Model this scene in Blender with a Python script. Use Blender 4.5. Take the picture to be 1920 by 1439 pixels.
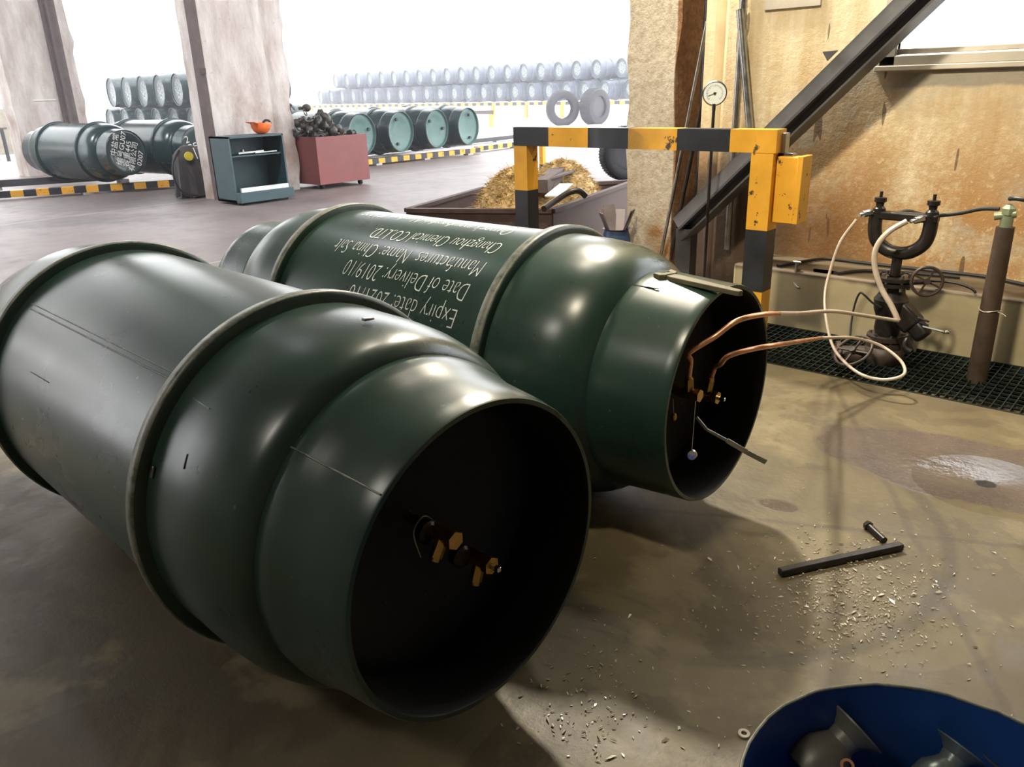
import bpy, bmesh, math, random
from math import sin, cos, pi, radians as R, atan2, hypot
from mathutils import Vector as V, Matrix, noise
random.seed(7)
SC = bpy.context.scene
COL = SC.collection
for _o in list(bpy.data.objects): bpy.data.objects.remove(_o)

# ---------------------------------------------------------------- camera
F, PITCH, ROLL, HEAD, CH = 1480.2, .3579, -.0301, .7301, 1.2487
fw = V((-sin(HEAD)*cos(PITCH), cos(HEAD)*cos(PITCH), -sin(PITCH)))
r0 = V((cos(HEAD), sin(HEAD), 0)); u0 = r0.cross(fw)
rt = cos(ROLL)*r0 + sin(ROLL)*u0; up = rt.cross(fw)
cd = bpy.data.cameras.new('camera'); cam = bpy.data.objects.new('camera', cd); COL.objects.link(cam)
M = Matrix((rt, up, -fw)).transposed().to_4x4(); M.translation = (0, 0, CH); cam.matrix_world = M
cd.sensor_width = 36; cd.lens = F/1920*36; cd.clip_start = .02; cd.clip_end = 500
SC.camera = cam
# ---------------------------------------------------------------- light
WORLD, LAMP = 5.8, 50
w = bpy.data.worlds.new('sky'); SC.world = w; w.use_nodes = True
w.node_tree.nodes['Background'].inputs[0].default_value = (.97, .98, 1, 1)
w.node_tree.nodes['Background'].inputs[1].default_value = WORLD
def lamp(name, loc, power, size, col=(1, .90, .72), tgt=None):
    l = bpy.data.lights.new(name, 'AREA'); l.shape = 'DISK'; l.size = size; l.energy = power; l.color = col
    o = bpy.data.objects.new(name, l); COL.objects.link(o); o.location = loc
    if tgt: o.rotation_euler = (V(tgt)-V(loc)).to_track_quat('-Z', 'Y').to_euler()
    return o
lamp('high_bay_or_fill_light', (-3.1, 3.5, 5.2), LAMP, .45, tgt=(-1.3, 3.7, 0))
lamp('wall_lamp', (-2.77, 4.15, 3.53), 215, .22, tgt=(-.6, 1.6, 0))
lamp('high_bay_or_fill_light', (-6.6, 2.4, 5.3), 250, .5, (.95, .95, 1), tgt=(-9.5, 5.4, .6))  # unseen, added to brighten the pillar behind the cabinet
lamp('high_bay_or_fill_light', (-12.0, 1.2, 5.3), 330, .5, (.95, .95, 1), tgt=(-15, 5, .5))  # unseen as well, added to brighten the far left pillar
lamp('high_bay_or_fill_light', (-1.2, -.2, 5.2), 66, .4, (1, .88, .66), tgt=(-1.0, 4.7, .9)).data.spread = R(70)  # added fill aimed at the stained wall, no known fixture there
lamp('high_bay_or_fill_light', (-2.6, -3.0, 5.2), 80, 1.0, (1, .93, .82), tgt=(-2.2, -.5, 0))  # added soft fill, lifts the dark floor left of the nearest container
SC.view_settings.view_transform = 'Standard'; SC.view_settings.look = 'None'
SC.view_settings.gamma = 1; SC.view_settings.use_curve_mapping = False
SC.view_settings.exposure = 0.0

# ---------------------------------------------------------------- pixel -> place helpers
def ray(x, y): return (fw*F + rt*(x-960) + up*(719.5-y)).normalized()
O = V((0, 0, CH))
def g(x, y, z=0): d = ray(x, y); return O + d*((z-CH)/d.z)
def wy(x, y, Y): d = ray(x, y); return O + d*(Y/d.y)
def wx(x, y, X): d = ray(x, y); return O + d*(X/d.x)
def pl(x, y, P, n): d = ray(x, y); P = V(P); n = V(n); return O + d*((P-O).dot(n)/d.dot(n))

# ---------------------------------------------------------------- materials
class NT:
    def __init__(s, name):
        s.m = bpy.data.materials.new(name); s.m.use_nodes = True; s.t = s.m.node_tree
        s.b = s.t.nodes['Principled BSDF']; s.tc = None
    def n(s, k, **kw):
        x = s.t.nodes.new(k)
        for a, v in kw.items(): setattr(x, a, v)
        return x
    def l(s, a, b): s.t.links.new(a, b)
    def co(s, scale=(1, 1, 1), kind='Object', loc=(0, 0, 0), rot=(0, 0, 0)):
        if not s.tc: s.tc = s.n('ShaderNodeTexCoord')
        mp = s.n('ShaderNodeMapping'); s.l(s.tc.outputs[kind], mp.inputs[0])
        mp.inputs[3].default_value = scale; mp.inputs[1].default_value = loc; mp.inputs[2].default_value = rot
        return mp.outputs[0]
    def noise(s, scale=5, detail=4, rough=.6, vec=None, sc=(1, 1, 1), dist=0):
        x = s.n('ShaderNodeTexNoise'); x.inputs['Scale'].default_value = scale; x.inputs['Detail'].default_value = detail
        x.inputs['Roughness'].default_value = rough; x.inputs['Distortion'].default_value = dist
        s.l(vec or s.co(sc), x.inputs['Vector']); return x.outputs[0]
    def ramp(s, fac, a, b, ca=0, cb=1):
        x = s.n('ShaderNodeMapRange'); x.inputs[1].default_value = a; x.inputs[2].default_value = b
        x.inputs[3].default_value = ca; x.inputs[4].default_value = cb; s.l(fac, x.inputs[0]); return x.outputs[0]
    def mix(s, fac, a, b):
        x = s.n('ShaderNodeMix', data_type='RGBA')
        for i, v in ((0, fac), (6, a), (7, b)):
            if isinstance(v, (int, float)): x.inputs[i].default_value = v
            elif isinstance(v, tuple): x.inputs[i].default_value = (*v, 1)
            else: s.l(v, x.inputs[i])
        return x.outputs[2]
    def mth(s, op, a, b=0.0, c=0.0):
        x = s.n('ShaderNodeMath', operation=op)
        for i, v in enumerate((a, b, c)):
            if isinstance(v, (int, float)): x.inputs[i].default_value = v
            else: s.l(v, x.inputs[i])
        return x.outputs[0]
    def sep(s, vec=None):
        x = s.n('ShaderNodeSeparateXYZ'); s.l(vec or s.co(), x.inputs[0]); return x.outputs
    def ell(s, cx, cy, rx, ry, rot=0, soft=.25, warp=None, wa=.2):
        """soft edged ellipse mask in object x,y"""
        x, y, z = s.sep()
        dx = s.mth('SUBTRACT', x, cx); dy = s.mth('SUBTRACT', y, cy); c, q = cos(rot), sin(rot)
        a = s.mth('ADD', s.mth('MULTIPLY', dx, c/rx), s.mth('MULTIPLY', dy, q/rx))
        b = s.mth('ADD', s.mth('MULTIPLY', dx, -q/ry), s.mth('MULTIPLY', dy, c/ry))
        d = s.mth('SQRT', s.mth('ADD', s.mth('MULTIPLY', a, a), s.mth('MULTIPLY', b, b)))
        if warp is not None: d = s.mth('ADD', d, s.mth('MULTIPLY', s.mth('SUBTRACT', warp, .5), wa))
        return s.ramp(d, 1, 1-soft)
    def set(s, col=None, rough=None, metal=None, bump=None, bs=.2, bd=.01, spec=None):
        for k, v in (('Base Color', col), ('Roughness', rough), ('Metallic', metal), ('Specular IOR Level', spec)):
            if v is None: continue
            if isinstance(v, tuple): s.b.inputs[k].default_value = (*v, 1)
            elif isinstance(v, (int, float)): s.b.inputs[k].default_value = v
            else: s.l(v, s.b.inputs[k])
        if bump is not None:
            x = s.n('ShaderNodeBump'); x.inputs['Strength'].default_value = bs; x.inputs['Distance'].default_value = bd
            s.l(bump, x.inputs['Height']); s.l(x.outputs[0], s.b.inputs['Normal'])
        return s.m
def paint(name, col, rough=.4, metal=0, var=.25, scale=4, bs=.1, chip=None, chipt=.62, chips=14):
    t = NT(name); nz = t.noise(scale); d = tuple(c*(1-var) for c in col); e = tuple(min(1, c*(1+var)) for c in col)
    c = t.mix(t.ramp(nz, .3, .7), d, e)
    if chip: c = t.mix(t.ramp(t.noise(chips, 6, .7), chipt, chipt+.03), c, chip)
    return t.set(c, t.ramp(nz, .3, .7, rough*.85, min(1, rough*1.15)), metal, t.noise(scale*12, 3), bs, .004)
M_ = {}
def drum_paint(name, col, r=.3, haze=0):
    t = NT(name); n1 = t.noise(3.2, 5); n2 = t.noise(28, 4)
    c = t.mix(t.ramp(n1, .3, .7), tuple(x*.8 for x in col), tuple(x*1.25 for x in col))
    sp = t.ramp(t.noise(60, 2, .5), .74, .78); c = t.mix(t.mth('MULTIPLY', sp, .35), c, (.25, .27, .22))
    hgt = t.mth('ADD', t.mth('MULTIPLY', t.noise(3.2, 1, .4), 1.0), t.mth('MULTIPLY', n2, .03))
    return t.set(c, t.ramp(n1, .3, .7, r*.88, r*1.15), 0, hgt, .08, .015)
M_['green'] = drum_paint('dark_green_gloss_paint', (.019, .044, .033), .29)
M_['green2'] = drum_paint('dark_blue_green_paint', (.014, .034, .036), .25)
M_['teal'] = paint('teal_grey_paint', (.075, .155, .14), .45)
M_['inner'] = drum_paint('shaded_skirt_inside', (.002, .0035, .004), .6)  # recess shade painted in: near-black skirt inside and end plate
t = NT('worn_hoop_paint'); nz = t.noise(22, 6, .75); n2 = t.noise(5, 3)
M_['hoop'] = t.set(t.mix(t.ramp(t.mth('ADD', nz, t.mth('MULTIPLY', n2, .5)), .80, .96), (.022, .045, .032), (.30, .29, .22)), .35, 0, nz, .5, .006)
t = NT('pale_worn_crest'); nz = t.noise(22, 6, .75); n2 = t.noise(5, 3)
M_['crest'] = t.set(t.mix(t.ramp(t.mth('ADD', nz, t.mth('MULTIPLY', n2, .5)), .60, .84), (.03, .055, .04), (.19, .19, .15)), .4, 0, nz, .3, .004)
M_['white'] = paint('white_stencil_paint', (.72, .76, .72), .5)
M_['brass'] = paint('brass', (.55, .34, .10), .3, 1, .2, 20)
M_['copper'] = paint('copper_tube', (.72, .36, .20), .36, .75, .2, 12)
M_['coppale'] = paint('pale_coated_tube', (.60, .50, .40), .35, .2, .15, 12)
M_['steel'] = paint('bare_steel', (.34, .34, .33), .32, 1, .3, 12)
M_['chrome'] = paint('bright_steel', (.75, .75, .75), .15, 1, .1)
M_['dark'] = paint('dark_cast_iron', (.03, .026, .024), .35, .4, .4, 18)
M_['beam'] = paint('dark_grey_beam_paint', (.085, .085, .09), .4, 0, .25, 5)
M_['rust'] = paint('brown_rusty_steel', (.075, .05, .045), .7, .2, .35, 7)
M_['grime'] = paint('brown_grease', (.045, .03, .022), .5, 0, .4, 9)
M_['black'] = paint('black_rubber', (.012, .012, .013), .6)
M_['tyre'] = paint('tyre_rubber', (.016, .016, .02), .7, 0, .2, 30, .4)
M_['yellow'] = paint('chipped_yellow_paint', (.72, .36, .03), .45, 0, .14, 6, .15, (.05, .035, .02), .605)
M_['stripe'] = paint('chipped_black_paint', (.022, .024, .03), .42, 0, .3, 6, .15, (.12, .1, .08), .73)
M_['cream'] = paint('cream_pipe_paint', (.52, .42, .24), .5, 0, .12, 3)
t = NT('dirty_cream_pipe'); x, y, z = t.sep(); nz = t.noise(6, 5)
M_['cream'] = t.set(t.mix(t.ramp(t.mth('ADD', z, t.mth('MULTIPLY', nz, .5)), 1.25, .95), t.mix(t.ramp(nz, .3, .7), (.42, .33, .18), (.52, .43, .25)), (.07, .045, .028)), .5, 0, nz, .2)
M_['cab'] = paint('teal_cabinet_paint', (.028, .066, .075), .45)
M_['cabin'] = paint('dark_teal_inside', (.022, .055, .062), .55)
M_['orange'] = paint('orange_plastic', (.85, .16, .03), .3)
M_['red'] = paint('faded_red_paint', (.21, .065, .062), .6, 0, .12, 3)
M_['scrap'] = paint('grey_scrap_metal', (.075, .068, .062), .5, .5, .5, 10)
M_['straw'] = paint('dry_straw', (.42, .29, .12), .8, 0, .45, 25)
M_['blue'] = paint('blue_drum_paint', (.012, .06, .23), .42, 0, .25, 3)
M_['bell'] = paint('grey_green_cast_cap', (.19, .185, .15), .45, .3, .3, 6)
M_['bell3'] = paint('brown_cap_paint', (.20, .155, .10), .5, .1, .3, 8)
M_['bell2'] = paint('light_grey_cap', (.20, .24, .23), .3, .4, .15, 6)
M_['olive'] = paint('olive_wrench_paint', (.115, .10, .055), .5, .2, .2, 14)
M_['cloth'] = paint('dark_canvas', (.05, .045, .045), .85, 0, .3, 6)
M_['tag'] = paint('yellow_gauge_face', (.6, .5, .05), .4)
M_['dial'] = paint('pale_dial', (.86, .95, .95), .3, 0, .04)
M_['ink'] = paint('black_ink', (.01, .01, .01), .5)
M_['grate'] = paint('green_black_grating', (.022, .034, .03), .45, .5, .4, 12)
M_['frame'] = paint('dirty_white_frame', (.48, .44, .37), .5, 0, .15, 4)
M_['pipebrown'] = paint('brown_wrapped_pipe', (.06, .038, .024), .6, 0, .3, 14, .3)
M_['stone'] = paint('pale_stone', (.4, .38, .36), .8)
M_['wood'] = paint('grey_brown_board', (.10, .075, .07), .8, 0, .3, 8)
M_['scrapblue'] = paint('blue_bag', (.03, .06, .14), .5)
M_['foil'] = paint('grey_foil', (.20, .17, .18), .5, .3)
M_['palegreen'] = paint('pale_green_fitting', (.25, .29, .18), .4, .2)
M_['flake'] = paint('pale_flake', (.62, .56, .44), .25)
M_['whitetank'] = paint('pale_blue_grey_paint', (.085, .10, .135), .35)
M_['black2'] = paint('dark_panel', (.03, .03, .035), .6)
# tank end with sprayed lettering far away
t = NT('far_end_with_lettering'); x, y, z = t.sep()
st = t.ramp(t.noise(34, 2, .5, None, (1, 1, .6)), .46, .54)
rr = t.mth('SQRT', t.mth('ADD', t.mth('MULTIPLY', y, y), t.mth('MULTIPLY', t.mth('SUBTRACT', z, .43), t.mth('SUBTRACT', z, .43))))
ms = t.mth('MULTIPLY', st, t.ramp(rr, .25, .21))
M_['endtext'] = t.set(t.mix(ms, (.016, .036, .04), (.30, .31, .32)), .45)

# floor
t = NT('stained_shaded_concrete'); n1 = t.noise(.9, 6, .6); n2 = t.noise(5, 6, .65); n3 = t.noise(45, 4, .7)
x, y, z = t.sep()
near = t.mix(t.ramp(n1, .35, .65), (.115, .09, .047), (.20, .165, .092))
far = t.mix(t.ramp(n1, .35, .65), (.150, .122, .118), (.215, .178, .170))
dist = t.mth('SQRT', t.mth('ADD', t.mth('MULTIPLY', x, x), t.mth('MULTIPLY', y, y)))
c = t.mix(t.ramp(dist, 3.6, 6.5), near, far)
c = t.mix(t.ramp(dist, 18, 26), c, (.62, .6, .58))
c = t.mix(t.ramp(n2, .52, .75, 0, .45), c, (.07, .05, .035))
c = t.mix(t.mth('MULTIPLY', t.ell(-11.2, 4.6, 1.6, 1.5, .2, .25, n2, .6), .6), c, (.07, .06, .06))  # shade of the far left containers painted onto the floor
c = t.mix(t.mth('MULTIPLY', t.ell(-9.5, 3.5, 1.4, .5, .9, .3, n2, .6), .55), c, (.07, .06, .06))  # cast shadow in front of their rail, painted as a dark patch
dk = t.mth('MULTIPLY', t.ell(-1.9, .55, 1.4, .35, .1, .6, n1, 1.2), .6)  # painted shade on the floor along the nearest container
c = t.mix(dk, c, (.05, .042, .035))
n5 = t.noise(1.7, 5, .65, t.co((1, 1, 1), 'Object', (7, 2, 0)), dist=.6)
c = t.mix(t.mth('MULTIPLY', t.ramp(n5, .5, .53), t.ramp(dist, 5, 3, 0, .38)), c, (.06, .042, .028))
c = t.mix(t.mth('MULTIPLY', t.ramp(t.noise(2.3, 5, .6, t.co((1, 1, 1), 'Object', (1, 9, 0))), .56, .62), t.ramp(dist, 5, 3, 0, .4)), c, (.30, .245, .14))
for k_, (ax_, ay_, w_) in enumerate(((.86, .5, .75), (-.45, .9, 2.25))):
    ln = t.mth('ABSOLUTE', t.mth('SUBTRACT', t.mth('ADD', t.mth('ADD', t.mth('MULTIPLY', x, ax_), t.mth('MULTIPLY', y, ay_)), t.mth('MULTIPLY', n2, .05)), w_))
    c = t.mix(t.mth('MULTIPLY', t.ramp(ln, .016, .006), t.ramp(dist, 5, 3.4, 0, .4)), c, (.05, .035, .025))
# curved wet trail
dx = t.mth('ADD', x, 1.053); dy = t.mth('SUBTRACT', y, 1.998)
dd = t.mth('SQRT', t.mth('ADD', t.mth('MULTIPLY', dx, dx), t.mth('MULTIPLY', dy, dy)))
dd = t.mth('ABSOLUTE', t.mth('SUBTRACT', t.mth('ADD', dd, t.mth('MULTIPLY', t.mth('SUBTRACT', n2, .5), .04)), .725))
arc = t.mth('MULTIPLY', t.ramp(dd, .03, .012), t.mth('MULTIPLY', t.ramp(x, -.75, -.6), t.ramp(y, 2.62, 2.5)))
c = t.mix(t.mth('MULTIPLY', arc, .55), c, (.05, .04, .025))
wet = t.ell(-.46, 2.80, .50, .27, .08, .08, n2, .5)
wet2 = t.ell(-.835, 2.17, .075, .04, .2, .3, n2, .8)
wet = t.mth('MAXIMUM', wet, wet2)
c = t.mix(t.mth('MULTIPLY', wet, .7), c, (.12, .098, .10))  # wet patch; its lavender tint paints in the reflected sky
hole = t.ell(-.375, 2.715, .035, .03, .3, .2, n3, .6)
c = t.mix(hole, c, (.008, .006, .006))
joint = t.ramp(t.mth('ABSOLUTE', t.mth('SUBTRACT', t.mth('FRACT', t.mth('MULTIPLY', x, .25)), .5)), .006, .002)
joint = t.mth('MULTIPLY', joint, t.ramp(dist, 4, 6)); c = t.mix(t.mth('MULTIPLY', joint, .4), c, (.5, .46, .43))
glit = t.ell(-.50, 2.77, .24, .13, .05, .7, n2, .5)
rg = t.ramp(n2, .3, .75, .6, .4)
rg = t.mix(wet, rg, t.ramp(n3, .3, .7, .2, .3)); rg = t.mix(glit, rg, (.12, .12, .12)); rg = t.mix(hole, rg, (.8, .8, .8))
rip = t.mth('MULTIPLY', t.noise(26, 3, .6, None, (1, 1, 1)), t.mth('ADD', t.mth('MULTIPLY', wet, .3), t.mth('MULTIPLY', glit, 1.8)))
hx = t.mth('SUBTRACT', x, -.375); hy = t.mth('SUBTRACT', y, 2.715)
hd = t.mth('SQRT', t.mth('ADD', t.mth('MULTIPLY', hx, hx), t.mth('MULTIPLY', hy, hy)))
dish = t.mth('MULTIPLY', t.mth('MINIMUM', hd, .22), 62.0)
bmp = t.mth('ADD', t.mth('ADD', t.mth('MULTIPLY', n2, 1.0), t.mth('MULTIPLY', n3, .25)), t.mth('ADD', rip, dish))
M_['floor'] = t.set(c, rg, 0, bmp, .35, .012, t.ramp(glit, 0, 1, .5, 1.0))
# right wall
t = NT('stained_limewash_wall'); x, y, z = t.sep()
sk = t.noise(9, 6, .65, None, (1, 1, .12)); bl = t.noise(2.4, 6, .6); fine = t.noise(28, 5, .7)
c = t.mix(t.ramp(sk, .35, .68), (.55, .44, .26), (.76, .68, .49))
low = t.ramp(z, 1.45, .6); q = t.mth('MULTIPLY', t.ramp(t.mth('ADD', bl, t.mth('MULTIPLY', t.mth('SUBTRACT', fine, .5), .5)), .34, .54), t.mth('ADD', t.mth('MULTIPLY', low, .85), .12))
c = t.mix(q, c, (.42, .225, .08))
c = t.mix(t.mth('MULTIPLY', t.ramp(t.noise(3.1, 5, .6, t.co((1, 1, 1), 'Object', (3, 1, 5))), .56, .66), .55), c, (.46, .44, .36))
c = t.mix(t.mth('MULTIPLY', t.ramp(fine, .58, .66), t.mth('MULTIPLY', low, .7)), c, (.70, .58, .36))
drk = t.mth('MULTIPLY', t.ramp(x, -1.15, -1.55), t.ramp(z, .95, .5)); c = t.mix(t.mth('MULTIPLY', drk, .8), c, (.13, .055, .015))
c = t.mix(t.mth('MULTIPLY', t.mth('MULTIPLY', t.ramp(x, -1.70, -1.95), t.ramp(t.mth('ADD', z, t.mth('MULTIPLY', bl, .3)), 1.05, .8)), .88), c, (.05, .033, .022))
cem = t.mth('MULTIPLY', t.ramp(t.mth('ABSOLUTE', t.mth('SUBTRACT', t.mth('ADD', z, t.mth('MULTIPLY', bl, .08)), 1.275)), .045, .03), t.ramp(x, -1.4, -1.3))
c = t.mix(t.mth('MULTIPLY', cem, .8), c, (.26, .24, .20))
crk = t.ramp(t.noise(6, 2, .5, None, (2.5, 1, .35)), .71, .715); c = t.mix(t.mth('MULTIPLY', crk, .7), c, (.07, .04, .02))
M_['wall'] = t.set(c, .8, 0, t.mth('ADD', sk, fine), .35, .012)
t = NT('beige_plinth_render'); c = t.mix(t.ramp(t.noise(2.2, 5), .35, .65), (.36, .30, .175), (.46, .39, .24))
x, y, z = t.sep(); c = t.mix(t.mth('MULTIPLY', t.ramp(t.mth('ADD', z, t.mth('MULTIPLY', t.noise(4, 4), .06)), .305, .325), .85), c, (.08, .055, .035))
M_['plinth'] = t.set(c, .6, 0, t.noise(20, 4), .2, .01)
t = NT('stained_plaster_pillar'); x, y, z = t.sep(); sk = t.noise(5, 6, .65, None, (1, 1, .3)); fine = t.noise(22, 5, .7)
c = t.mix(t.ramp(sk, .35, .65), (.40, .34, .31), (.60, .56, .53))
c = t.mix(t.mth('MULTIPLY', t.ramp(t.noise(1.1, 5, .6, None, (1, 1, .8)), .5, .66), t.ramp(z, 2.0, 1.1, .1, .75)), c, (.20, .12, .08))
c = t.mix(t.ramp(fine, .62, .7, 0, .5), c, (.25, .2, .17))
M_['pillar'] = t.set(c, .8, 0, fine, .4, .02)
t = NT('rough_lime_pillar'); x, y, z = t.sep(); fine = t.noise(24, 6, .75); sk = t.noise(3, 5)
c = t.mix(t.ramp(fine, .35, .68), (.34, .28, .20), (.56, .50, .40))
c = t.mix(t.mth('MULTIPLY', t.ramp(sk, .45, .6), t.ramp(z, .75, .3)), c, (.27, .14, .05))
c = t.mix(t.ramp(x, .165, .175), c, t.mix(t.ramp(fine, .4, .7), (.17, .075, .03), (.30, .17, .08)))
M_['pillar3'] = t.set(c, .85, 0, fine, .6, .02)
M_['ceil'] = paint('dull_ceiling', (.3, .29, .28), .9)
M_['backwall'] = paint('dull_plaster', (.30, .27, .22), .9)

# ---------------------------------------------------------------- mesh helpers
class MB:
    def __init__(s): s.bm = bmesh.new()
    def box(s, lo, hi, mi=0, mat=None):
        lo, hi = V(lo), V(hi); vs = []
        for z in (lo.z, hi.z):
            for x, y in ((lo.x, lo.y), (hi.x, lo.y), (hi.x, hi.y), (lo.x, hi.y)):
                p = V((x, y, z)); vs.append(s.bm.verts.new(mat @ p if mat else p))
        for f in ((0, 3, 2, 1), (4, 5, 6, 7), (0, 1, 5, 4), (1, 2, 6, 5), (2, 3, 7, 6), (3, 0, 4, 7)):
            s.bm.faces.new([vs[i] for i in f]).material_index = mi
        return s
    def bar(s, a, b, w, h, mi=0, upv=(0, 0, 1)):
        a, b = V(a), V(b); d = (b-a); L = d.length; d.normalize(); upv = V(upv)
        sd = d.cross(upv); sd = sd.normalized() if sd.length > 1e-4 else V((1, 0, 0)); u = sd.cross(d)
        m = Matrix((d, sd, u)).transposed().to_4x4(); m.translation = a
        return s.box((0, -w/2, -h/2), (L, w/2, h/2), mi, m)
    def tube(s, pts, r, n=12, mi=0, smooth=3, closed=False, caps=True):
        pts = [V(p) for p in pts]
        if smooth and len(pts) > 2:
            P = pts; out = []; N = len(P)
            rng = range(N if closed else N-1)
            for i in rng:
                p0 = P[(i-1) % N] if closed or i > 0 else P[0]; p1 = P[i]; p2 = P[(i+1) % N]
                p3 = P[(i+2) % N] if closed or i+2 < N else P[-1]
                for k in range(smooth):
                    q = k/smooth
                    out.append(.5*((2*p1)+(p2-p0)*q+(2*p0-5*p1+4*p2-p3)*q*q+(3*p1-p0-3*p2+p3)*q**3))
            if not closed: out.append(P[-1])
            pts = out
        N = len(pts); rs = r if isinstance(r, (list, tuple)) else None
        T = []
        for i in range(N):
            a = pts[(i-1) % N] if closed or i else pts[0]; b = pts[(i+1) % N] if closed or i < N-1 else pts[-1]
            T.append((b-a).normalized())
        nn = T[0].orthogonal().normalized(); rings = []
        for i in range(N):
            nn = (nn - T[i]*nn.dot(T[i])).normalized(); bb = T[i].cross(nn)
            rad = r if not rs else rs[0]+(rs[1]-rs[0])*i/(N-1)
            rings.append([s.bm.verts.new(pts[i]+(nn*cos(2*pi*k/n)+bb*sin(2*pi*k/n))*rad) for k in range(n)])
        for i in range(N if closed else N-1):
            A, B = rings[i], rings[(i+1) % N]
            for k in range(n): s.bm.faces.new((A[k], A[(k+1) % n], B[(k+1) % n], B[k])).material_index = mi
        if caps and not closed:
            s.bm.faces.new(rings[0][::-1]).material_index = mi; s.bm.faces.new(rings[-1]).material_index = mi
        return s
    def lathe(s, prof, org=(0, 0, 0), ax=(1, 0, 0), n=48, mi=0, cap=(False, False)):
        """prof: (distance along ax, radius)"""
        org, ax = V(org), V(ax).normalized(); a = ax.orthogonal().normalized()
        if abs(ax.x) > .99: a = V((0, 0, 1))
        b = ax.cross(a); rings = []
        for q, rad in prof:
            if rad < 1e-6: rings.append([s.bm.verts.new(org+ax*q)])
            else: rings.append([s.bm.verts.new(org+ax*q+(a*cos(2*pi*k/n)+b*sin(2*pi*k/n))*rad) for k in range(n)])
        for A, B in zip(rings, rings[1:]):
            for k in range(n):
                l = (k+1) % n
                if len(A) == 1 and len(B) == 1: continue
                if len(A) == 1: f = (A[0], B[l], B[k])
                elif len(B) == 1: f = (A[k], A[l], B[0])
                else: f = (A[k], A[l], B[l], B[k])
                s.bm.faces.new(f).material_index = mi
        if cap[0] and len(rings[0]) > 1: s.bm.faces.new(rings[0][::-1]).material_index = mi
        if cap[1] and len(rings[-1]) > 1: s.bm.faces.new(rings[-1]).material_index = mi
        return s
    def crest(s, on):
        for f in s.bm.faces:
            c = f.calc_center_median()
            if on and hypot(c.y, c.z-RH) > RH-.0038: f.material_index = 1
        return s
    def cyl(s, a, b, r, n=16, mi=0, r2=None):
        a, b = V(a), V(b); return s.lathe([(0, r), ((b-a).length, r2 if r2 is not None else r)], a, b-a, n, mi, (True, True))
    def ball(s, c, r, n=14, mi=0, sc=(1, 1, 1)):
        bmesh_ = bmesh.ops.create_uvsphere(s.bm, u_segments=n, v_segments=max(6, n//2), radius=r, matrix=Matrix.Translation(c) @ Matrix.Diagonal((*sc, 1)))
        for v in bmesh_['verts']:
            for f in v.link_faces: f.material_index = mi
        return s
    def build(s, name, mats, parent=None, bevel=0, ang=35, fix=True):
        if fix: bmesh.ops.recalc_face_normals(s.bm, faces=s.bm.faces)
        me = bpy.data.meshes.new(name); s.bm.to_mesh(me); s.bm.free()
        for m in (mats if isinstance(mats, (list, tuple)) else [mats]): me.materials.append(M_[m] if isinstance(m, str) else m)
        me.polygons.foreach_set('use_smooth', [True]*len(me.polygons)); me.set_sharp_from_angle(angle=R(ang))
        o = bpy.data.objects.new(name, me); COL.objects.link(o)
        if parent: o.parent = parent
        if bevel:
            bv = o.modifiers.new('b', 'BEVEL'); bv.width = bevel; bv.segments = 2; bv.limit_method = 'ANGLE'; bv.angle_limit = R(40)
        return o
def tag(o, label=None, cat=None, group=None, kind=None):
    if label: o['label'] = label
    if cat: o['category'] = cat
    if group: o['group'] = group
    if kind: o['kind'] = kind
    return o
def empty(name, loc, label, cat, rz=0, group=None):
    o = bpy.data.objects.new(name, None); COL.objects.link(o); o.location = loc; o.rotation_euler = (0, 0, rz); o.empty_display_size = .1
    return tag(o, label, cat, group)
def copy_tree(o, parent=None):
    c = o.copy(); COL.objects.link(c)
    if parent: c.parent = parent
    for ch in list(CH_[o.name]) if o.name in CH_ else [k for k in list(o.children)]: copy_tree(ch, c)
    return c
CH_ = {}
def struct(o): o['kind'] = 'structure'; return o
def loc(pts, root):
    """world points -> the local frame of a thing (its Empty has only a place and a turn about z)"""
    m = (Matrix.Translation(root.location) @ Matrix.Rotation(root.rotation_euler[2], 4, 'Z')).inverted()
    return [m @ V(p) for p in pts]
def text_mesh(body, size, xs=1.0, shear=0.0, off=0.0):
    cu = bpy.data.curves.new('t', 'FONT'); cu.body = body; cu.size = size; cu.shear = shear; cu.offset = off; cu.resolution_u = 3
    ob = bpy.data.objects.new('t', cu); COL.objects.link(ob)
    dg = bpy.context.evaluated_depsgraph_get(); me = bpy.data.meshes.new_from_object(ob.evaluated_get(dg))
    bpy.data.objects.remove(ob); bm = bmesh.new(); bm.from_mesh(me); bpy.data.meshes.remove(me)
    for v in bm.verts: v.co.x *= xs
    return bm

# ---------------------------------------------------------------- setting
TY0, TY1, TX0 = 3.42, 4.05, -2.15       # drain trench
m = MB()
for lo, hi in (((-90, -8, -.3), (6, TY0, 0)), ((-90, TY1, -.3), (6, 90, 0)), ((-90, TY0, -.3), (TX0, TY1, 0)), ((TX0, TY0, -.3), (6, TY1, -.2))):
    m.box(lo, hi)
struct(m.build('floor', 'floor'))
WX, WZ = -1.415, 1.30                   # window corner
m = MB()
for lo, hi in (((-2.25, 4.4, .0), (WX, 4.7, 5.6)), ((WX, 4.4, 0), (6, 4.7, WZ)), ((WX, 4.4, 3.1), (6, 4.7, 5.6)), ((1.2, 4.4, WZ), (6, 4.7, 3.1)),
               ((-2.55, 4.7, 0), (-2.25, 5.8, 5.6)), ((-3.2, 5.5, 0), (-2.2, 5.8, 5.6))): m.box(lo, hi)
struct(m.build('wall_right', 'wall'))
m = MB(); m.box((-1.95, 4.05, -.2), (6, 4.42, .305)); struct(m.build('trim_1', 'plinth', bevel=.012))
m = MB().box((-16, -8.3, 0), (6.3, -8, 5.6)); struct(m.build('wall_back', 'backwall'))
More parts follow.
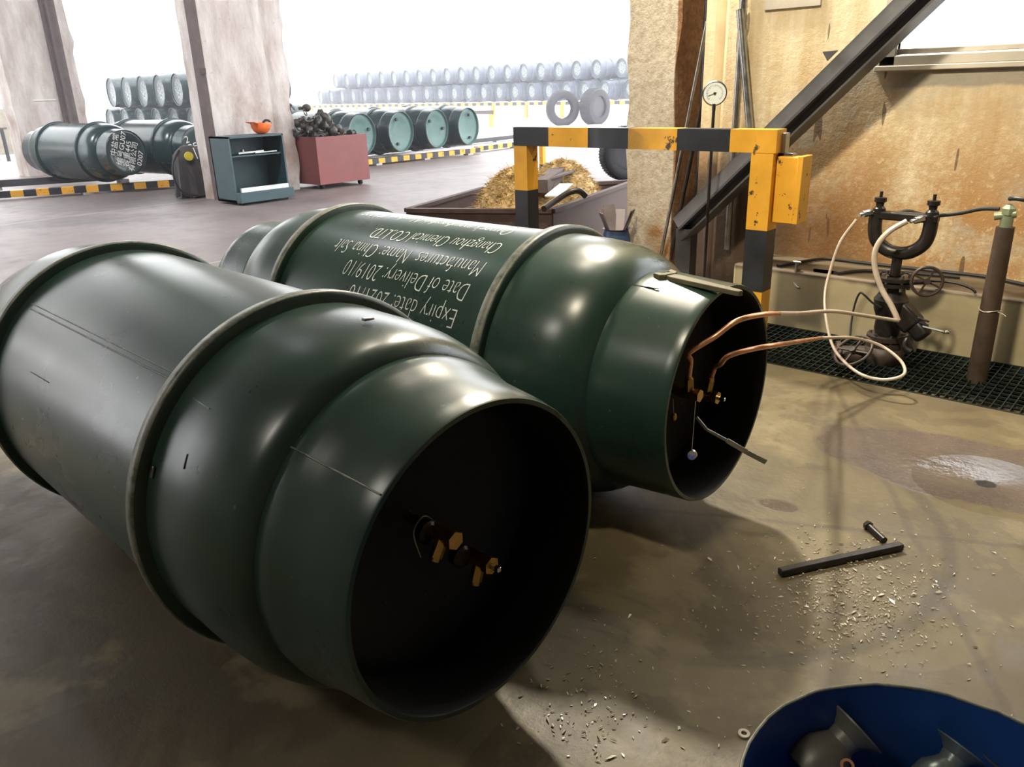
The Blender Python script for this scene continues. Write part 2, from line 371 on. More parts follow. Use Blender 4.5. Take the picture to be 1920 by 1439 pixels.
m = MB().box((6, -8, 0), (6.3, 4.4, 5.6)); struct(m.build('wall_side', 'backwall'))
m = MB().box((-17.2, -8.3, 5.6), (-3.2, 13, 5.9)).box((-3.2, -8.3, 5.6), (6.3, 4.75, 5.9)); struct(m.build('ceiling', 'ceil'))
m = MB()
for lo, hi in (((-24.3, -8, 0), (-24, 9.0, 1.12)), ((-24.3, -8, 1.1), (-24, -6.8, 5.6)), ((-24.3, -4, 1.1), (-24, 5.4, 5.6)), ((-24.3, -7, 4.2), (-24, -4, 5.6)), ((-24.3, -7, 1.1), (-24, -4, 2.0))): m.box(lo, hi)
struct(m.build('wall_left', 'backwall'))
# window: frame with inner rails, pane, sill lip
wr = empty('window_1', (WX, 4.41, WZ), None, None); wr['kind'] = 'structure'
m = MB()
for a, b in ((((0, -.03, 0)), (2.5, .06, .045)), ((0, -.03, 0), (.075, .06, 1.75)), ((0, -.03, 1.7), (2.5, .06, 1.75)), ((2.45, -.03, 0), (2.5, .06, 1.75)), ((1.2, -.02, .05), (1.26, .05, 1.7))): m.box(a, b)
for a, b in (((.05, -.01, .05), (1.2, .03, .075)), ((.05, -.01, .05), (.075, .03, 1.7))): m.box(a, b)
m.build('window_frame', 'frame', wr, bevel=.004)
MB().box((-.02, -.035, -.025), (2.6, -.01, .0)).build('window_sill', 'frame', wr, bevel=.004)
t = NT('dusty_window_glass'); t.b.inputs['Transmission Weight'].default_value = 1; M_['glass'] = t.set((.95, .97, .97), .05)
MB().box((.05, .012, .05), (2.45, .016, 1.7)).build('pane', 'glass', wr)

# ---------------------------------------------------------------- ton containers
RH, RB = .4254, .40
# half profiles of the body and of the skirt, measured back from the rim
BODY_A = [(-.215, .30), (-.222, .346), (-.228, .356), (-.243, .370), (-.262, .3775), (-.285, .384), (-.327, .392), (-.38, .396), (-.44, .3975), (-.50, .397), (-.53, .399), (-.55, RB)]
SKIRT_A = [(-.232, .340), (-.226, .347), (-.200, .347), (-.172, .343), (-.145, .334), (-.10, .328), (-.04, .321), (-.004, .314), (0, .312), (.0, .303), (-.004, .301), (-.04, .303), (-.10, .303), (-.20, .303)]
BODY_B = [(-.225, .30), (-.235, .326), (-.245, .338), (-.256, .349), (-.275, .362), (-.30, .373), (-.33, .383), (-.38, .392), (-.44, .3965), (-.50, .397), (-.53, .399), (-.55, RB)]
SKIRT_B = [(-.245, .318), (-.236, .3235), (-.20, .3225), (-.10, .316), (-.03, .312), (-.004, .311), (0, .309), (.0, .300), (-.004, .298), (-.03, .298), (-.20, .300)]
def make_tank(name, label, n=96, mat='green', inner='inner', end='inner', L=2.147, detail=True, headq=-.17, rim=.31, A=False):
    root = empty(name, (0, 0, 0), label, 'gas container')
    h = BODY_A if A else BODY_B; k = rim/.31
    full = [(a, b*(k if b < .33 else 1)) for a, b in h] + [(-L-a, b*(k if b < .33 else 1)) for a, b in h[::-1]]
    MB().lathe(full, (0, 0, RH), n=n).build('barrel', mat, root, ang=50)
    for q in (-.563, -L+.563):
        MB().lathe([(q-.024, .399), (q-.022, RH-.006), (q-.018, RH-.001), (q+.010, RH), (q+.014, RH-.004), (q+.016, RH-.013), (q+.018, .399)], (0, 0, RH), n=n).crest(detail).build('rolling_hoop', [mat, 'crest'], root, ang=60)
    for s, q0 in ((1, 0), (-1, -L)):
        pr = [(a, b*k) for a, b in (SKIRT_A if A else SKIRT_B)]
        o = MB().lathe([(q0+s*a if s > 0 else q0-a, b) for a, b in pr], (0, 0, RH), n=n)
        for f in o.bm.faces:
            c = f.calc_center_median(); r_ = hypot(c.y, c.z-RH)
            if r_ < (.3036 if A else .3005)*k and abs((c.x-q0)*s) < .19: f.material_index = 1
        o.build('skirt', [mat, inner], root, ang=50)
    e = [(headq+.0, .304*k), (headq+.01, .26*k), (headq-.02, .2*k), (headq-.035, .1*k), (headq-.04, 0)]
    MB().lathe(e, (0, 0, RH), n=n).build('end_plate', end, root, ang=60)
    MB().lathe([(-L-a, b) for a, b in e], (0, 0, RH), n=n).build('end_plate', mat, root, ang=60)
    return root
C1 = make_tank('gas_container', 'nearest big dark green gas container with bare barrel, lying on the floor', A=True)
C1.location = (-.8843, .902, 0); C1.rotation_euler = (0, 0, -.0469)
C2 = make_tank('gas_container', 'big dark green gas container with white lettering, wrench lying on its end')
C2.location = (-.938, 1.9251, 0); C2.rotation_euler = (0, 0, .0154)
def on_barrel(q, th, r): return V((q, -r*sin(th), RH + r*cos(th)))   # th from the top toward the camera side
# weld seams, lifting lugs, scratches
def seam(root, q0, q1, th, r, w=.004):
    MB().tube([on_barrel(q0+(q1-q0)*i/8, th, r+.0005+.0008*(i % 2)) for i in range(9)], w*.5, 6, smooth=2).build('weld_seam', 'hoop', root)
def ang_at(root, x, y, r):
    # angle of the point of the barrel surface seen at a place of the photograph
    o, d = loc([O, O+ray(x, y)], root); d = (d-o).normalized(); o = o-V((0, 0, RH))
    a = d.y**2+d.z**2; b = 2*(o.y*d.y+o.z*d.z); c = o.y**2+o.z**2-r*r; k = (-b-math.sqrt(max(0, b*b-4*a*c)))/(2*a); p = o+d*k
    return p.x, atan2(-p.y, p.z)
q, th = ang_at(C1, 320, 712, RB); q0, _ = ang_at(C1, 50, 590, RB); seam(C1, q, q0, th, RB)
seam(C1, q, q0-.02, th-.035, RB, .003)
q, th = ang_at(C1, 548, 840, .347)
MB().tube([on_barrel(a, th, b+.0012) for a, b in SKIRT_A[1:8]], .0018, 6, smooth=2).build('weld_seam', 'crest', C1)
q, th = ang_at(C2, 1155, 530, .322); seam(C2, -.235, -.15, th, .3215)
for root, pts in ((C1, ((548, 650), (287, 885), (690, 600))), (C2, ((668, 389), (1060, 452)))):
    for px, py in pts:
        q, th = ang_at(root, px, py, RB); c = on_barrel(q, th, RB+.002)
        if px in (287, 690, 668): MB().bar(c-V((0, sin(th+1.57)*.0+cos(th)*.012, sin(th)*.012)), c+V((0, cos(th)*.012, sin(th)*.012)), .012, .006).build('lug', 'steel', root, bevel=.002)
for (xa_, ya_), (xb_, yb_), rr in (((515, 652), (545, 628), .3845), (((527, 676)), ((568, 648)), .383), ((362, 747), (393, 767), .398), ((345, 880), (352, 852), .397), ((58, 698), (92, 718), .4)):
    q1_, t1_ = ang_at(C1, xa_, ya_, rr); q2_, t2_ = ang_at(C1, xb_, yb_, rr)
    MB().tube([on_barrel(q1_+(q2_-q1_)*k/4, t1_+(t2_-t1_)*k/4, rr+.001) for k in range(5)], .0011, 5, smooth=1).build('scratch', 'crest' if rr < .4 else 'ink', C1)
# lettering wrapped round the barrel of the second container
_ = [("Owner's membership Number: C1235", 716, 446, 962, 441), ("Changzhou Chemical CO.,LTD.", 938, 462, 700, 436), ("Manufactures Name: China Salt", 0, 0, 0, 0), ("Date of Delivery: 2019/10", 0, 0, 0, 0), ("Expiry date: 2021/10", 0, 0, 0, 0)]
rows = [("Owner's membership Number: C1235", (960, 437), (688, 400)),
        ("Changzhou Chemical CO.,LTD.", (938, 467), (697, 436)),
        ("Manufactures  Name: China Salt", (907, 506), (630, 459)),
        ("Date of Delivery: 2019/10", (878, 550), (648, 500)),
        ("Expiry date: 2021/10", (856, 600), (655, 548))]
def textpart(bm, root, label=None):
    me = bpy.data.meshes.new('lettering'); bm.to_mesh(me); bm.free(); me.materials.append(M_['white'])
    o = bpy.data.objects.new('lettering', me); COL.objects.link(o); o.parent = root
    if label: o['label'] = label
for k, (s, pa, pb) in enumerate(rows):
    q1, t1 = ang_at(C2, *pa, RB); q2, t2 = ang_at(C2, *pb, RB)
    bm = text_mesh(s, .085, 1.0, .10, -.0017); x1 = max(v.co.x for v in bm.verts); sc = (q1-q2)/x1
    for v in bm.verts:
        f = v.co.x*sc/(q1-q2); q = q1 - v.co.x*sc
        v.co = on_barrel(q, t1+(t2-t1)*f + (-.030 + v.co.y*1.05)/RB, RB+.0016)
    textpart(bm, C2, 'white painted English lettering, upside down')
# valves on the two container ends
def hexp(m, a, b, r, mi=0): return m.cyl(a, b, r, 6, mi)
def valve(root, c, nozzle, spindle=True):
    """c: local centre in front of the end plate, nozzle: unit direction of the outlet"""
    c = V(c); nz = V(nozzle).normalized(); X = V((1, 0, 0))
    v = hexp(MB(), c-X*.11, c-X*.03, .012).cyl(c-X*.04, c+X*.02, .0155, 16).build('valve', 'brass', root)
    m = hexp(MB(), c+X*.018, c+X*.034, .019); m.build('packing_nut', 'brass', v)
    m = hexp(MB(), c+nz*.01, c+nz*.045, .013).cyl(c+nz*.043, c+nz*.052, .010); m.build('outlet', 'brass', v)
    if spindle: MB().box(c+V((.034, -.005, -.005)), c+V((.055, .005, .005))).build('spindle', 'chrome', v, bevel=.001)
    return v
def inplane(root, x, y, q):
    n = Matrix.Rotation(root.rotation_euler[2], 3, 'Z') @ V((1, 0, 0)); return loc([pl(x, y, V(root.location)+n*q, n)], root)[0]
a = inplane(C1, 832, 1003, -.075); valve(C1, a, (0, -.55, -.85), False)
b = inplane(C1, 900, 1050, -.075); valve(C1, b, (0, -.35, -.95))
MB().tube([a+V((-.03, 0, .02)), a+V((-.02, -.03, .045)), a+V((-.02, -.055, .02)), a+V((-.01, -.05, -.03))], .0015, 6).build('wire', 'steel', C1)
for px, py in ((805, 1000), (868, 1045)):
    q = inplane(C1, px, py, -.10); MB().lathe([(-.02, .022), (.0, .024), (.006, .018), (.006, .0)], q, n=20).build('bushing', 'dark', C1)
a2 = inplane(C2, 1292, 738, -.05); valve(C2, a2, (0, -.1, 1), False)
b2 = inplane(C2, 1326, 742, -.05); valve(C2, b2, (0, .35, 1))
MB().cyl(a2+V((-.01, -.0, 0)), b2+V((-.01, 0, 0)), .009, 12).build('cross_piece', 'brass', C2)

# copper filling tubes
def P(x, y, Y): return wy(x, y, Y)
ca = C2.matrix_basis @ (a2+V((0, -.006, .05))); cb = C2.matrix_basis @ (b2+V((0, .018, .048)))
pts = [ca, ca+V((.005, -.004, .05)), wx(1292, 662, -.95), wx(1340, 632, -.915), wx(1382, 602, -.875), wx(1430, 590, -.85), wx(1460, 589, -.86)]
lt = empty('copper_tube', (pts[4].x, pts[4].y, 0), 'upper copper tube running straight from the lettered container to the manifold', 'tube')
MB().tube(loc(pts, lt), .0072, 12, smooth=6).build('bare_section', 'copper', lt)
MB().tube(loc([wx(1460, 589, -.86), P(1500, 588, 2.9), P(1560, 584, 3.2), P(1620, 592, 3.42), P(1684, 602, 3.6)], lt), .0082, 12, smooth=6).build('coated_section', 'coppale', lt)
m = MB().tube([P(1684, 602, 3.6), P(1672, 575, 3.61), P(1652, 540, 3.62), P(1640, 500, 3.63), P(1643, 465, 3.64), P(1665, 436, 3.66), P(1700, 415, 3.70)], .012, 12, smooth=6)
o = m.build('white_tube', 'coppale'); tag(o, 'thick whitish tube curving down from the manifold to the upper copper tube', 'tube')
pts = [cb, cb+V((.004, .012, .03)), wx(1350, 684, -.93), wx(1366, 668, -.90), wx(1410, 655, -.87), wx(1470, 645, -.86), P(1540, 634, 3.1)]
lt = empty('copper_tube', (pts[5].x, pts[5].y, 0), 'lower copper tube with a loose loop in front of the manifold', 'tube')
MB().tube(loc(pts, lt), .0072, 12, smooth=6).build('bare_section', 'copper', lt)
MB().tube(loc([P(1540, 634, 3.1), P(1600, 634, 3.3), P(1650, 648, 3.4), P(1686, 674, 3.38), P(1697, 696, 3.34), P(1685, 708, 3.3), P(1650, 712, 3.28), P(1610, 700, 3.3), P(1575, 670, 3.38), P(1558, 640, 3.46), P(1548, 590, 3.55), P(1547, 550, 3.6), P(1556, 510, 3.64), P(1575, 455, 3.68), P(1606, 412, 3.71)], lt), .0066, 12, smooth=6).build('coated_section', 'coppale', lt)
# pendants hanging at the second container
q = inplane(C2, 1304, 752, -.02); e = inplane(C2, 1297, 846, -.02)
k = MB().tube([q, (q+e)/2, e], .0016, 6, smooth=0).build('chain', 'chrome', C2)
MB().lathe([(-.01, .0), (-.01, .014), (0, .016), (.006, .013), (.008, .0)], e+V((0, 0, -.012)), ax=(.6, -.75, .2), n=20).build('dust_cap', 'chrome', k)
q = inplane(C2, 1262, 748, -.06); e = inplane(C2, 1263, 782, -.06)
k = MB().tube([q, e], .0012, 6, smooth=0).build('chain', 'steel', C2)
MB().ball(e, .009, sc=(1, 1, 1.4)).build('dust_cap', 'brass', k)
pts = [C2.matrix_basis @ inplane(C2, *p) for p in ((1305, 782, .0), (1325, 806, .03), (1362, 826, .08), (1400, 848, .12), (1436, 867, .16))]
m = MB()
for i in range(4): m.bar(pts[i], pts[i+1], .006, .014 if i > 1 else .009)
o = m.build('valve_lever', 'steel', bevel=.002); tag(o, 'thin bent steel lever hanging out of the lettered container end', 'lever')
# wrench on top of the second container skirt
wa, wb = g(1243, 512, .752), g(1392, 546, .752); d = (wb-wa); L = d.length; rz = atan2(d.y, d.x)
wr = empty('wrench', (wa.x, wa.y, .738), 'olive open ended wrench lying on top of the lettered container', 'wrench', rz)
bm = MB(); T = .014
def slab(pts, z0, z1, mb):
    lo = [mb.bm.verts.new((x, y, z0)) for x, y in pts]; hi = [mb.bm.verts.new((x, y, z1)) for x, y in pts]
    mb.bm.faces.new(lo[::-1]); mb.bm.faces.new(hi)
    for i in range(len(pts)): j = (i+1) % len(pts); mb.bm.faces.new((lo[i], lo[j], hi[j], hi[i]))
slab([(.02, .014), (.045, .02), (L*.95, .011), (L*.99, .006), (L*.99, -.006), (L*.95, -.011), (.045, -.02), (.02, -.014)], 0, T, bm)
bm.build('handle', 'olive', wr, bevel=.002)
bm = MB(); slab([(-.008, -.03), (.018, -.034), (.03, -.02), (.03, .02), (.02, .036), (-.012, .044), (-.004, .022), (.012, .018), (.010, -.012), (-.006, -.012)], -.0, T+.003, bm)
bm.build('jaw', 'olive', wr, bevel=.002)

# ---------------------------------------------------------------- striped guard
GY = 3.5
def xa(px, py=243): return wy(px, py, GY).x
X0, X1 = xa(962), xa(1458); ZT, ZB = 1.045, .945; Wd = .095
gr = empty('guard_rail', ((X0+X1)/2, GY+.05, 0), 'yellow and black striped steel guard frame standing behind the lettered container', 'guard')
cuts = [962, 1028, 1102, 1178, 1270, 1370, 1458]; m = MB(); ox, oy = gr.location.x, gr.location.y
for i in range(6):
    a_, b_ = xa(cuts[i])-ox, xa(cuts[i+1])-ox; m.box((a_, -.05, ZB), (b_, .05, ZT), 1-(i % 2))
bmesh.ops.remove_doubles(m.bm, verts=m.bm.verts, dist=.0005); m.build('top_bar', ['yellow', 'stripe'], gr)
m = MB(); xl = X0-ox
for z0, z1, mi in ((.70, ZB, 0), (.30, .70, 1), (0, .30, 0)): m.box((xl, -.048, z0), (xl+Wd, .048, z1), mi)
m.build('post', ['yellow', 'stripe'], gr)
m = MB(); xr = X1-ox
for z0, z1, mi in ((.60, ZB, 0), (.31, .60, 1), (0, .31, 0)): m.box((xr-Wd-.02, -.048, z0), (xr-.01, .048, z1), mi)
m.build('post', ['yellow', 'stripe'], gr)
MB().box((xr-.005, -.02, .635), (xr+.115, .05, .93)).build('side_bracket', 'yellow', gr, bevel=.006)
MB().box((xr+.10, -.045, .64), (xr+.125, .06, .935)).build('side_bracket', 'yellow', gr, bevel=.003)
m = MB().box((xr-.01, .0, .93), (xr+.02, .045, 1.03)).box((xr-.01, .0, .93), (xr+.06, .045, .945)); m.build('corner_clip', 'steel', gr, bevel=.003)

# diagonal beam
B0, B1 = wy(1278, 428, 4.2), wy(1800, -78, 4.2); d = (B1-B0).normalized(); dn = d.cross(V((0, -1, 0))).normalized()
if dn.z < 0: dn = -dn
bo = empty('diagonal_beam', (B0.x, 4.2, 0), 'dark steel beam rising diagonally in front of the stained wall and window', 'beam')
def prism(prof, a, b, u, v, mb):
    A = [mb.bm.verts.new(a+u*p+v*q) for p, q in prof]; B = [mb.bm.verts.new(b+u*p+v*q) for p, q in prof]
    mb.bm.faces.new(A[::-1]); mb.bm.faces.new(B); n = len(prof)
    for i in range(n): mb.bm.faces.new((A[i], A[(i+1) % n], B[(i+1) % n], B[i]))
y_ = V((0, 1, 0)); A_, B_ = loc([B0, B1], bo)
m = MB(); prism([(.075, -.02), (.075, .05), (-.08, .05), (-.08, -.10), (-.07, -.10), (-.07, .035), (-.002, .035), (-.002, -.035), (.06, -.02)], A_, B_, dn, y_, m)
prism([(.0, -.06), (.0, .036), (-.012, .036), (-.012, -.06)], A_, B_, dn, y_, m)
m.build('channel', 'beam', bo)
c_ = loc([wy(1560, 105, 4.17)], bo)[0]; m = MB()
A3 = [m.bm.verts.new(c_+d*x_+dn*z_+y_*k) for k in (0, .01) for x_, z_ in ((-.03, .0), (.035, .0), (-.02, .05))]
m.bm.faces.new(A3[:3]); m.bm.faces.new(A3[3:][::-1])
for i in range(3): j = (i+1) % 3; m.bm.faces.new((A3[i], A3[i+3], A3[j+3], A3[j]))
m.build('welded_tab', 'beam', bo)
MB().box((-.02, -.03, 0), (.08, .05, B0.z)).build('foot', 'beam', bo)

# pressure gauge on a thin stand pipe
gc = wy(1340, 175, 4.0); gq = empty('pressure_gauge', (gc.x, gc.y, 0), 'round white dial pressure gauge on a stem above the striped bar', 'gauge')
gn = (O-gc).normalized(); c_ = V((0, 0, gc.z))
MB().lathe([(-.03, 0), (-.03, .060), (-.002, .063), (.004, .063), (.006, .057), (.0, .056)], c_, gn, 40).build('case', 'steel', gq)
MB().lathe([(.0015, .0565), (.0015, 0)], c_, gn, 40).build('dial', 'dial', gq)
sx = gn.cross(V((0, 0, 1))).normalized()*-1; sy = gn.cross(sx)*-1
if sy.z < 0: sy = -sy
m = MB()
ctr = c_+gn*.003
for k in range(25):
    an = R(225-270*k/24); dv = sx*cos(an)+sy*sin(an); m.bar(ctr+dv*(.037 if k % 4 else .034), ctr+dv*.043, .0012, .0008, upv=gn)
an = R(200); dv = sx*cos(an)+sy*sin(an); m.bar(ctr-dv*.012+gn*.002, ctr+dv*.036+gn*.002, .0022, .001, upv=gn); m.cyl(ctr, ctr+gn*.005, .006)
m.build('needle_and_scale', 'ink', gq)
MB().cyl((0, 0, gc.z-.085), (0, 0, gc.z-.052), .010, 6).cyl((0, .0, 0), (0, 0, gc.z-.085), .0085, 10).build('stem', 'dark', gq)

# pillars
pr = empty('pillar', (-3.03, 5.2, 0), 'rough lime plastered pillar at the end of the stained wall', 'pillar')
def rough_box(lo, hi, step, amp, mb, seed=0):
    lo, hi = V(lo), V(hi); nx = [max(1, int((hi[i]-lo[i])/step)) for i in range(3)]
    vd = {}
    def vt(i, j, k):
        if (i, j, k) not in vd:
            p = V((lo.x+(hi.x-lo.x)*i/nx[0], lo.y+(hi.y-lo.y)*j/nx[1], lo.z+(hi.z-lo.z)*k/nx[2])); e_ = (i in (0, nx[0]))+(j in (0, nx[1]))
            nv = noise.noise_vector(p*3+V((seed, 0, 0)))*amp*(1.6 if e_ > 1 else .5); nv.z = 0; vd[(i, j, k)] = mb.bm.verts.new(p+nv)
        return vd[(i, j, k)]
    for k in range(nx[2]):
        for i in range(nx[0]):
            for j in (0, nx[1]): mb.bm.faces.new((vt(i, j, k), vt(i+1, j, k), vt(i+1, j, k+1), vt(i, j, k+1)))
        for j in range(nx[1]):
            for i in (0, nx[0]): mb.bm.faces.new((vt(i, j, k), vt(i, j+1, k), vt(i, j+1, k+1), vt(i, j, k+1)))
m = MB(); xL, xR = wy(1176, 250, 4.9).x, wy(1266, 250, 4.9).x
rough_box((xL+3.03, -.3, 0), (xR+3.03, .62, 5.6), .09, .018, m); m.build('column', 'pillar3', pr)
t = M_['pillar3']
p2 = empty('pillar', (-10, 5.7, 0), 'white plaster pillar behind the teal tool cabinet', 'pillar')
m = MB(); rough_box((-.06, -.40, 0), (.35, .5, 5.6), .15, .015, m, 5); m.build('column', 'pillar', p2)
m = MB(); rough_box((-.06, .46, 0), (.2, .90, 5.6), .15, .04, m, 9); m.build('column_nib', 'pillar', p2)
MB().box((.19, -.42, 0), (.37, -.37, 5.6)).build('steel_channel', 'wood', p2)
MB().bar((.37, -.44, 1.55), (.37, -.38, 1.55), .05, .07).build('hook', 'rust', p2)
p1 = empty('pillar', (-16.6, 6.1, 0), 'stained white plaster pillar at the far left behind the lying container', 'pillar')
m = MB(); rough_box((-.1, -.85, 0), (.35, .20, 5.6), .2, .03, m, 15); m.build('column', 'pillar', p1)
m = MB(); rough_box((-.1, .18, 0), (.22, .42, 5.6), .2, .05, m, 19); m.build('column_nib', 'pillar', p1)
MB().box((.33, -.06, 0), (.42, .18, 5.6)).box((.33, -.0, 0), (.5, .04, 5.6)).build('steel_channel', 'wood', p1)
MB().box((.36, -.50, 1.28), (.37, -.12, 1.295)).build('chalk_line', 'white', p1)

# pipes leaning and standing in the recess
def pipe(name, a, b, r, mat, label, cat='pipe', n=16):
    a, b = V(a), V(b); o = MB().cyl(a, b, r, n).build(name, mat); return tag(o, label, cat)
q = wy(1364, 0, 4.75); pipe('drain_pipe', (wy(1352, 240, 4.75).x-.02, 4.75, 0), (q.x, 4.75, 5.5), .062, 'cream', 'thick cream pipe standing behind the pressure gauge')
pipe('leaning_pipe', wy(1326, 330, 4.95)-V((.05, 0, .55)), wy(1330, -150, 4.95)+V((.03, 0, 0)), .032, 'dark', 'dark pipe leaning left of the cream pipe')
pipe('leaning_pipe', wy(1420, 262, 4.3)-V((-.12, 0, .9)), wy(1387, 18, 4.33), .020, 'steel', 'bare metal pipe leaning right of the cream pipe')
pipe('conduit', (wy(1392, 20, 4.36).x, 4.37, .31), (wy(1390, 0, 4.36).x, 4.37, 5.5), .018, 'steel', 'thin upright grey conduit on the wall behind the leaning metal pipe')
pipe('steel_rod', g(1256, 492, .0)+V((.08, -.3, 0)), wy(1326, 40, 4.72), .011, 'steel', 'thin steel rod leaning against the rough pillar, nearer the pillar')
pipe('steel_rod', g(1270, 488, .0)+V((.1, -.3, 0)), wy(1336, 100, 4.80), .013, 'dark', 'dark rod leaning beside the thin steel rod, farther from the pillar')
pipe('steel_rod', wy(1361, 452, 4.7), wy(1366, 330, 4.74), .011, 'chrome', 'short bright upright rod under the diagonal beam')
pipe('hanging_hose', wy(1390, 240, 4.5), wy(1372, 180, 4.5), .02, 'dark', 'short dark hose end right of the cream pipe')
b_ = bpy.data.objects['hanging_hose']
o = MB().box((wy(1435, 0, 4.39).x, 4.385, 1.60), (wy(1540, 0, 4.39).x, 4.40, 2.0)).build('junction_panel', 'frame', bevel=.002); tag(o, 'flat pale panel on the wall at the top edge, left of the beam', 'panel')

# ---------------------------------------------------------------- grating and manifold
m = MB(); x = TX0
gx, gy = (TX0+1.4)/2, (TY0+TY1)/2
while x < 1.4:
    m.box((x-gx, TY0+.005-gy, -.03), (x+.004-gx, TY1-.005-gy, .0)); x += .034
y = TY0+.02
while y < TY1:
    m.box((TX0+.01-gx, y-gy, -.012), (1.4-gx, y+.005-gy, -.003)); y += .05
for y in (TY0+.003, TY1-.009): m.box((TX0+.01-gx, y-gy, -.035), (1.4-gx, y+.006-gy, .001))
o = m.build('floor_grating', 'grate'); o.location = (gx, gy, 0); tag(o, 'dark green steel grating over the drain along the wall', 'grating')
mf = empty('filling_manifold', (-1.04, 3.8, -.02), 'black iron filling manifold with a U shaped yoke on stacked valves in the grating', 'manifold')
L0 = V((-1.04, 3.8, -.02))
def q_(x, y, Y=3.8): return wy(x, y, Y)-L0
zt = .67+.02
U = [(-.115, 0, .68), (-.115, 0, .62), (-.10, 0, .565), (-.055, 0, .525), (0, 0, .513), (.055, 0, .525), (.10, 0, .565), (.115, 0, .62), (.115, 0, .68)]
MB().tube([V(p)+V((0, 0, .01)) for p in U], .030, 18, smooth=4).build('yoke', 'dark', mf)
MB().box((-.135, -.025, .668), (.145, .025, .705)).build('top_bar', 'dark', mf, bevel=.008)
for sx_ in (-.105, .115):
    k = MB().lathe([(0, .028), (.02, .026), (.03, .016), (.045, .018), (.05, .026), (.068, .026), (.07, .014), (.07, .0)], (sx_, .0, .695), (0, 0, 1), 24).build('knob', 'dark', mf)
    MB().cyl((sx_, 0, .76), (sx_, 0, .79), .007).build('spindle', 'dark', k)
for e_ in (q_(1618, 402, 3.73), q_(1715, 414, 3.73)):
    dx_ = V((-.5, -.85, -.1)).normalized()
    k = hexp(MB(), e_-dx_*.045, e_+dx_*.0, .015).cyl(e_, e_+dx_*.02, .009).build('union_nut', 'chrome', mf)
MB().cyl((0, 0, .505), (0, 0, .42), .022, 20).build('neck', 'dark', mf)
MB().lathe([(0, .05), (.006, .078), (.022, .078), (.022, .05), (.028, .05), (.030, .078), (.046, .078), (.05, .04)], (0, 0, .37), (0, 0, 1), 32).build('flange', 'dark', mf)
for k in range(6):
    an = k*pi/3+.3; MB().cyl((.062*cos(an), .062*sin(an), .358), (.062*cos(an), .062*sin(an), .432), .008, 6).build('flange_bolt', 'steel', mf)
MB().lathe([(0, .05), (.03, .058), (.08, .055), (.12, .07), (.17, .075), (.2, .055), (.24, .05)], (0, 0, .14), (0, 0, 1), 28).build('valve_body', 'dark', mf)
m = MB().bar((0, 0, .30), (.12, -.01, .20), .07, .10).bar((.09, 0, .23), (.17, -.02, .16), .06, .075); m.build('side_outlet', 'dark', mf, bevel=.015)
for dz in (.0, .018, .036):
    MB().cyl((.12, -.03, .215+dz), (.18 if dz else .25, -.04, .205+dz), .005, 8).build('stud', 'steel' if not dz else 'dark', mf)
MB().ball((.255, -.04, .205), .009, 12, sc=(1.6, 1, 1)).build('lever_knob', 'chrome', mf)
def wheel(c, n_, r, root, mat='grime'):
    c = V(c); n_ = V(n_).normalized(); a = n_.orthogonal().normalized(); b = n_.cross(a)
    h = MB().tube([c+(a*cos(2*pi*k/24)+b*sin(2*pi*k/24))*r for k in range(24)], .007, 10, closed=True, smooth=1).build('handwheel', mat, root)
    m = MB()
    for k in range(4): m.bar(c, c+(a*cos(pi*k/2+.4)+b*sin(pi*k/2+.4))*r, .008, .007, upv=n_)
    m.cyl(c-n_*.012, c+n_*.014, .014); m.build('spoke', mat, h); return h
wheel(q_(1738, 528, 3.74), (.35, -.8, .15), .062, mf); MB().cyl((.03, 0, .39), q_(1738, 528, 3.75), .012).build('valve_stem', 'grime', mf)
MB().lathe([(0, .06), (.0, .085), (.02, .085), (.02, .07), (.03, .07), (.03, .085), (.05, .085), (.05, .05)], (0, 0, .09), (0, 0, 1), 32).build('flange', 'grime', mf)
for k in range(6):
    an = k*pi/3+.1; MB().cyl((.07*cos(an), .07*sin(an), .08), (.07*cos(an), .07*sin(an), .152), .008, 6).build('flange_bolt', 'steel', mf)
MB().ball((0, -.02, .04), .085, 24, sc=(1.1, 1, .9)).cyl((-.05, -.03, .03), (-.20, -.10, .02), .05, 20).lathe([(0, .075), (.02, .075)], (-.17, -.085, .02), (-.15, -.07, -.01), 28, 0, (True, True)).build('valve_body', 'grime', mf)
MB().cyl((0, -.01, -.0), (0, -.01, -.12), .06, 20).build('base_pipe', 'grime', mf)
wheel(q_(1600, 658, 3.58), (-.3, -.55, .75), .085, mf); MB().cyl((-.05, -.05, .04), q_(1600, 658, 3.59), .012).build('valve_stem', 'grime', mf)
m = MB().tube([q_(1700, 640, 3.72), q_(1702, 632, 3.7), q_(1696, 650, 3.68), q_(1708, 660, 3.68)], .012, 10).bar(q_(1695, 630, 3.7), q_(1706, 662, 3.7), .03, .05); m.build('pipe_clamp', 'dark', mf, bevel=.004)
o = MB().tube([wy(1652, 577, 3.72), wy(1636, 568, 3.70), wy(1620, 553, 3.68), wy(1612, 550, 3.68), wy(1603, 570, 3.68), wy(1597, 600, 3.66), wy(1594, 630, 3.62)], .0045, 8, smooth=4).build('thin_hose', 'black'); tag(o, 'thin black hose bent over left of the manifold valves', 'hose')
